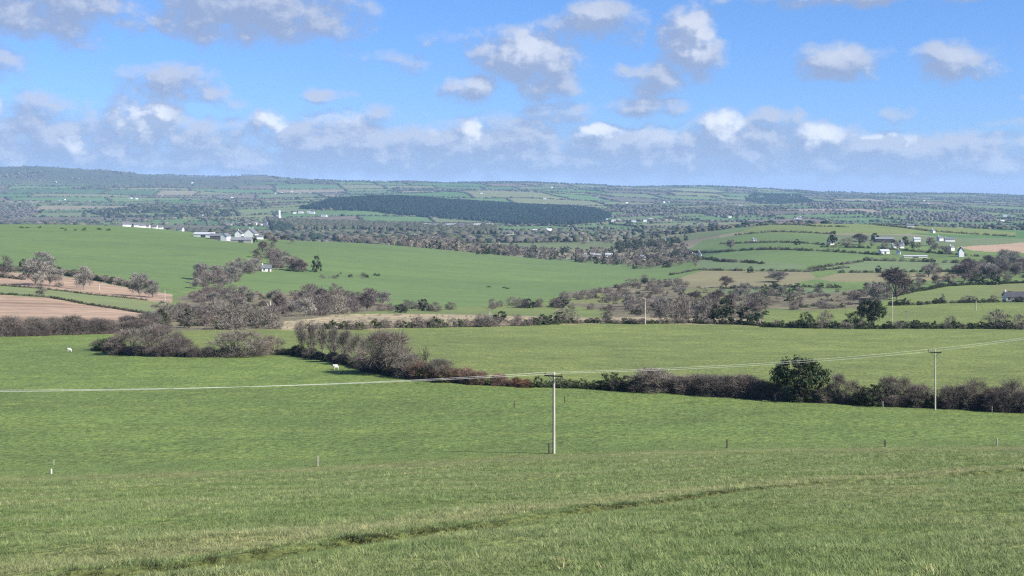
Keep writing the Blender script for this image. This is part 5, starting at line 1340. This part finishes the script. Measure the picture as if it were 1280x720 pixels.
w = bpy.data.worlds.new('World'); SC.world = w; w.use_nodes = True; nt = w.node_tree; nt.nodes.clear()
out = nt.nodes.new('ShaderNodeOutputWorld'); bg = nt.nodes.new('ShaderNodeBackground'); bg.inputs[1].default_value = .082
sky = nt.nodes.new('ShaderNodeTexSky'); sky.sky_type = 'NISHITA'; sky.sun_disc = False; sky.sun_elevation = R(SUN_EL); sky.sun_rotation = R(SUN_AZ)
sky.air_density = 1.0; sky.dust_density = 0.0; sky.ozone_density = 3.0; sky.altitude = 100
nt.links.new(out.inputs[0], bg.outputs[0])

def mth(op, a, b=None, c=None, clamp=False, tree=None):
    n = (tree or nt).nodes.new('ShaderNodeMath'); n.operation = op; n.use_clamp = clamp
    for i, v in enumerate((a, b, c)):
        if v is None: continue
        if hasattr(v, 'is_linked'): (tree or nt).links.new(v, n.inputs[i])
        else: n.inputs[i].default_value = v
    return n.outputs[0]

# clouds: a density over (azimuth, elevation) in degrees * k; blobs where the clouds stand, broken up by noise
SKY_T = [(.34, .50, 1.2), (.36, .55, 1.06), (.39, .585, .97), (.5, .68, 1.0)]
CL = [ # px, py, rx, ry, weight
 (70, 18, 120, 44, .95), (320, 14, 130, 48, 1.1), (225, 108, 60, 24, .95), (262, 116, 40, 16, .8), (5, 88, 55, 24, .8), (195, 152, 52, 28, 1.1), (70, 142, 60, 24, .7), (0, 140, 40, 24, .8),
 (655, 72, 66, 36, 1.15), (680, 105, 45, 24, .8), (742, 30, 62, 28, .95), (862, 52, 40, 46, 1.15), (815, 98, 46, 20, .95), (1040, 82, 54, 22, 1.1), (1180, 85, 50, 24, .95), (1075, 2, 160, 15, .85),
 (705, 140, 40, 14, .95), (590, 112, 44, 17, .95), (572, 47, 40, 12, .55), (482, 76, 50, 14, .45), (1105, 145, 22, 9, .7), (1228, 158, 28, 8, .6), (1268, 130, 20, 9, .6), (1278, 60, 22, 20, .6), (812, 132, 50, 13, .85),
 (905, 158, 34, 22, 1.05), (962, 146, 40, 13, .85), (1022, 172, 38, 18, 1.0), (752, 162, 34, 11, 1.0), (594, 160, 22, 16, 1.0), (342, 152, 24, 13, .9), (445, 152, 66, 18, .9), (412, 120, 26, 10, .7), (290, 128, 30, 9, .4),
 (60, 178, 150, 36, 1.0), (240, 182, 140, 32, .9), (420, 178, 150, 34, 1.0), (600, 180, 150, 32, 1.0), (800, 184, 150, 26, 1.1), (960, 182, 130, 30, 1.1), (1130, 190, 140, 24, 1.05), (1290, 194, 110, 22, 1.0), (640, 200, 800, 26, 1.05), (60, 196, 340, 28, 1.0), (1200, 206, 340, 20, 1.0), (-150, 120, 90, 50, .9), (1450, 120, 90, 50, .9),
]
grp = bpy.data.node_groups.new('cloud_density', 'ShaderNodeTree')
grp.interface.new_socket('P', in_out='INPUT', socket_type='NodeSocketVector'); grp.interface.new_socket('D', in_out='OUTPUT', socket_type='NodeSocketFloat')
g_i = grp.nodes.new('NodeGroupInput'); g_o = grp.nodes.new('NodeGroupOutput')
P = g_i.outputs[0]
acc = None
# warp the blob coordinates a little so that no outline stays an ellipse
wn = grp.nodes.new('ShaderNodeTexNoise'); wn.inputs['Scale'].default_value = .022; wn.inputs['Detail'].default_value = 3; grp.links.new(P, wn.inputs['Vector'])
ws = grp.nodes.new('ShaderNodeVectorMath'); ws.operation = 'SUBTRACT'; grp.links.new(wn.outputs['Color'], ws.inputs[0]); ws.inputs[1].default_value = (.5, .5, .5)
wm = grp.nodes.new('ShaderNodeVectorMath'); wm.operation = 'MULTIPLY_ADD'; grp.links.new(ws.outputs[0], wm.inputs[0]); wm.inputs[1].default_value = (44, 26, 0); grp.links.new(P, wm.inputs[2])
PW = wm.outputs[0]
def chain(vec, a):
    # keeps the shader's evaluation sequential, so that its stack stays small
    if a is None: return vec
    n = grp.nodes.new('ShaderNodeVectorMath'); n.operation = 'MULTIPLY_ADD'; grp.links.new(a, n.inputs[0]); n.inputs[1].default_value = (1e-6, 1e-6, 0); grp.links.new(vec, n.inputs[2]); return n.outputs[0]
for px, py, rx_, ry_, wt in CL:
    mp = grp.nodes.new('ShaderNodeMapping'); mp.vector_type = 'TEXTURE'; mp.inputs['Location'].default_value = (px, HY - py, 0); mp.inputs['Scale'].default_value = (rx_ * 1.25, ry_ * 1.25, 1); grp.links.new(chain(PW, acc), mp.inputs[0])
    ln = grp.nodes.new('ShaderNodeVectorMath'); ln.operation = 'DOT_PRODUCT'; grp.links.new(mp.outputs[0], ln.inputs[0]); grp.links.new(mp.outputs[0], ln.inputs[1])
    e = mth('SUBTRACT', wt, mth('MULTIPLY', ln.outputs['Value'], wt * .95, tree=grp), tree=grp)
    acc = e if acc is None else mth('SMOOTH_MAX', acc, e, .25, tree=grp)
nz = grp.nodes.new('ShaderNodeTexNoise'); nz.inputs['Scale'].default_value = .022; nz.inputs['Detail'].default_value = 6; nz.inputs['Roughness'].default_value = .60
mpn = grp.nodes.new('ShaderNodeMapping'); mpn.inputs['Scale'].default_value = (1, 1.3, 1); grp.links.new(P, mpn.inputs[0]); grp.links.new(mpn.outputs[0], nz.inputs['Vector'])
nn = mth('MULTIPLY', mth('SUBTRACT', nz.outputs['Fac'], .5, tree=grp), 2.3, tree=grp)
D = mth('ADD', mth('MAXIMUM', acc, -.6, tree=grp), nn, tree=grp)
grp.links.new(D, g_o.inputs[0])

tc = nt.nodes.new('ShaderNodeTexCoord'); sx = nt.nodes.new('ShaderNodeSeparateXYZ'); nt.links.new(tc.outputs['Generated'], sx.inputs[0])
az = mth('ARCTAN2', sx.outputs[0], sx.outputs[1]); hyp = mth('SQRT', mth('ADD', mth('MULTIPLY', sx.outputs[0], sx.outputs[0]), mth('MULTIPLY', sx.outputs[1], sx.outputs[1])))
el = mth('ARCTAN2', sx.outputs[2], hyp)
cx = nt.nodes.new('ShaderNodeCombineXYZ'); nt.links.new(mth('MULTIPLY_ADD', az, F, 640), cx.inputs[0]); nt.links.new(mth('MULTIPLY', el, F), cx.inputs[1])
def dens(vec):
    n = nt.nodes.new('ShaderNodeGroup'); n.node_tree = grp; nt.links.new(vec, n.inputs[0]); return n.outputs[0]
def offs(dx, dy):
    n = nt.nodes.new('ShaderNodeVectorMath'); n.operation = 'ADD'; nt.links.new(cx.outputs[0], n.inputs[0]); n.inputs[1].default_value = (dx, dy, 0); return n.outputs[0]
def smooth(v, a, b):
    n = nt.nodes.new('ShaderNodeMapRange'); n.interpolation_type = 'SMOOTHSTEP'; nt.links.new(v, n.inputs[0]); n.inputs[1].default_value = a; n.inputs[2].default_value = b; return n.outputs[0]
d0 = dens(cx.outputs[0]); d1 = dens(offs(9, 15))
alpha = mth('MULTIPLY', smooth(d0, .02, .92), .92)
lit = smooth(mth('SUBTRACT', d0, d1), -.12, .55)
# sunlit heads: the thickest, highest heads of the bank catch the sun fully
HD = [(345, 150, 18, 13, 1), (595, 158, 18, 17, 1), (752, 161, 30, 10, 1), (905, 155, 30, 20, 1), (1022, 170, 30, 15, .9), (1076, 170, 16, 7, .8), (190, 148, 48, 26, .85), (660, 62, 50, 28, .55), (868, 45, 32, 42, .55),
      (8, 128, 26, 24, .7), (45, 176, 16, 9, .7), (115, 182, 18, 9, .7), (545, 150, 24, 14, .5), (430, 146, 40, 14, .5), (590, 106, 34, 12, .4), (742, 22, 34, 16, .3), (1042, 74, 34, 13, .35), (1180, 76, 24, 12, .3), (830, 168, 40, 10, .4), (1115, 170, 14, 6, .7), (1275, 196, 20, 8, .6)]
hacc = None
def chain2(v, a):
    if a is None: return v
    n = nt.nodes.new('ShaderNodeVectorMath'); n.operation = 'MULTIPLY_ADD'; nt.links.new(a, n.inputs[0]); n.inputs[1].default_value = (1e-6, 1e-6, 0); nt.links.new(v, n.inputs[2]); return n.outputs[0]
hn_ = nt.nodes.new('ShaderNodeTexNoise'); hn_.inputs['Scale'].default_value = .05; hn_.inputs['Detail'].default_value = 4; nt.links.new(cx.outputs[0], hn_.inputs['Vector'])
hs_v = nt.nodes.new('ShaderNodeVectorMath'); hs_v.operation = 'SUBTRACT'; nt.links.new(hn_.outputs['Color'], hs_v.inputs[0]); hs_v.inputs[1].default_value = (.5, .5, .5)
hm_v = nt.nodes.new('ShaderNodeVectorMath'); hm_v.operation = 'MULTIPLY_ADD'; nt.links.new(hs_v.outputs[0], hm_v.inputs[0]); hm_v.inputs[1].default_value = (62, 40, 0); nt.links.new(cx.outputs[0], hm_v.inputs[2])
for px, py, rx_, ry_, wt in HD:
    mp = nt.nodes.new('ShaderNodeMapping'); mp.vector_type = 'TEXTURE'; mp.inputs['Location'].default_value = (px, HY - py, 0); mp.inputs['Scale'].default_value = (rx_ * 1.2, ry_ * 1.2, 1); nt.links.new(chain2(hm_v.outputs[0], hacc), mp.inputs[0])
    ln = nt.nodes.new('ShaderNodeVectorMath'); ln.operation = 'DOT_PRODUCT'; nt.links.new(mp.outputs[0], ln.inputs[0]); nt.links.new(mp.outputs[0], ln.inputs[1])
    e = mth('SUBTRACT', wt, mth('MULTIPLY', ln.outputs['Value'], wt))
    hacc = e if hacc is None else mth('MAXIMUM', hacc, e)
head = mth('MULTIPLY', mth('MULTIPLY', smooth(hacc, 0.0, 1.05), smooth(d0, .05, .8)), mth('MULTIPLY_ADD', lit, .85, .15))
CLOUD_DARK, CLOUD_LIT, CLOUD_HEAD = (2.05, 2.62, 4.0), (3.8, 4.2, 5.2), (6.0, 6.2, 6.6)
cc_ = mixc(nt, mth('MULTIPLY', lit, .85), CLOUD_DARK, CLOUD_LIT)
cc_ = mixc(nt, head, cc_, CLOUD_HEAD)
alpha = mth('MULTIPLY', alpha, smooth(el, -.004, .016))
tint = ramp(nt, mth('MULTIPLY', el, 1.0), [(0.0, SKY_T[0]), (.035, SKY_T[1]), (.13, SKY_T[2]), (.6, SKY_T[3])])
skyc = mixc(nt, 1.0, sky.outputs[0], tint, 'MULTIPLY')
fin = mixc(nt, alpha, skyc, cc_)
nt.links.new(fin, bg.inputs[0])

# ------------------------------------------------------------------ camera and render settings
cam = bpy.data.cameras.new('camera'); cam.sensor_width = 36; cam.lens = 36 * F / 1280; cam.shift_y = -(360 - HY) / 1280; cam.clip_start = .1; cam.clip_end = 40000
co = bpy.data.objects.new('camera', cam); COL.objects.link(co); co.location = (0, 0, 0); co.rotation_euler = (R(90), 0, 0); SC.camera = co
SC.render.engine = 'CYCLES'
SC.view_settings.view_transform = 'Standard'; SC.view_settings.look = 'None'; SC.view_settings.exposure = 0.93; SC.view_settings.gamma = 1.0
SC.cycles.max_bounces = 5; SC.cycles.diffuse_bounces = 2; SC.cycles.glossy_bounces = 1; SC.cycles.transmission_bounces = 2; SC.cycles.volume_bounces = 1; SC.cycles.transparent_max_bounces = 4
SC.cycles.use_denoising = False; SC.cycles.filter_width = 1.25
try: SC.cycles.denoiser = 'OPENIMAGEDENOISE'
except Exception: pass
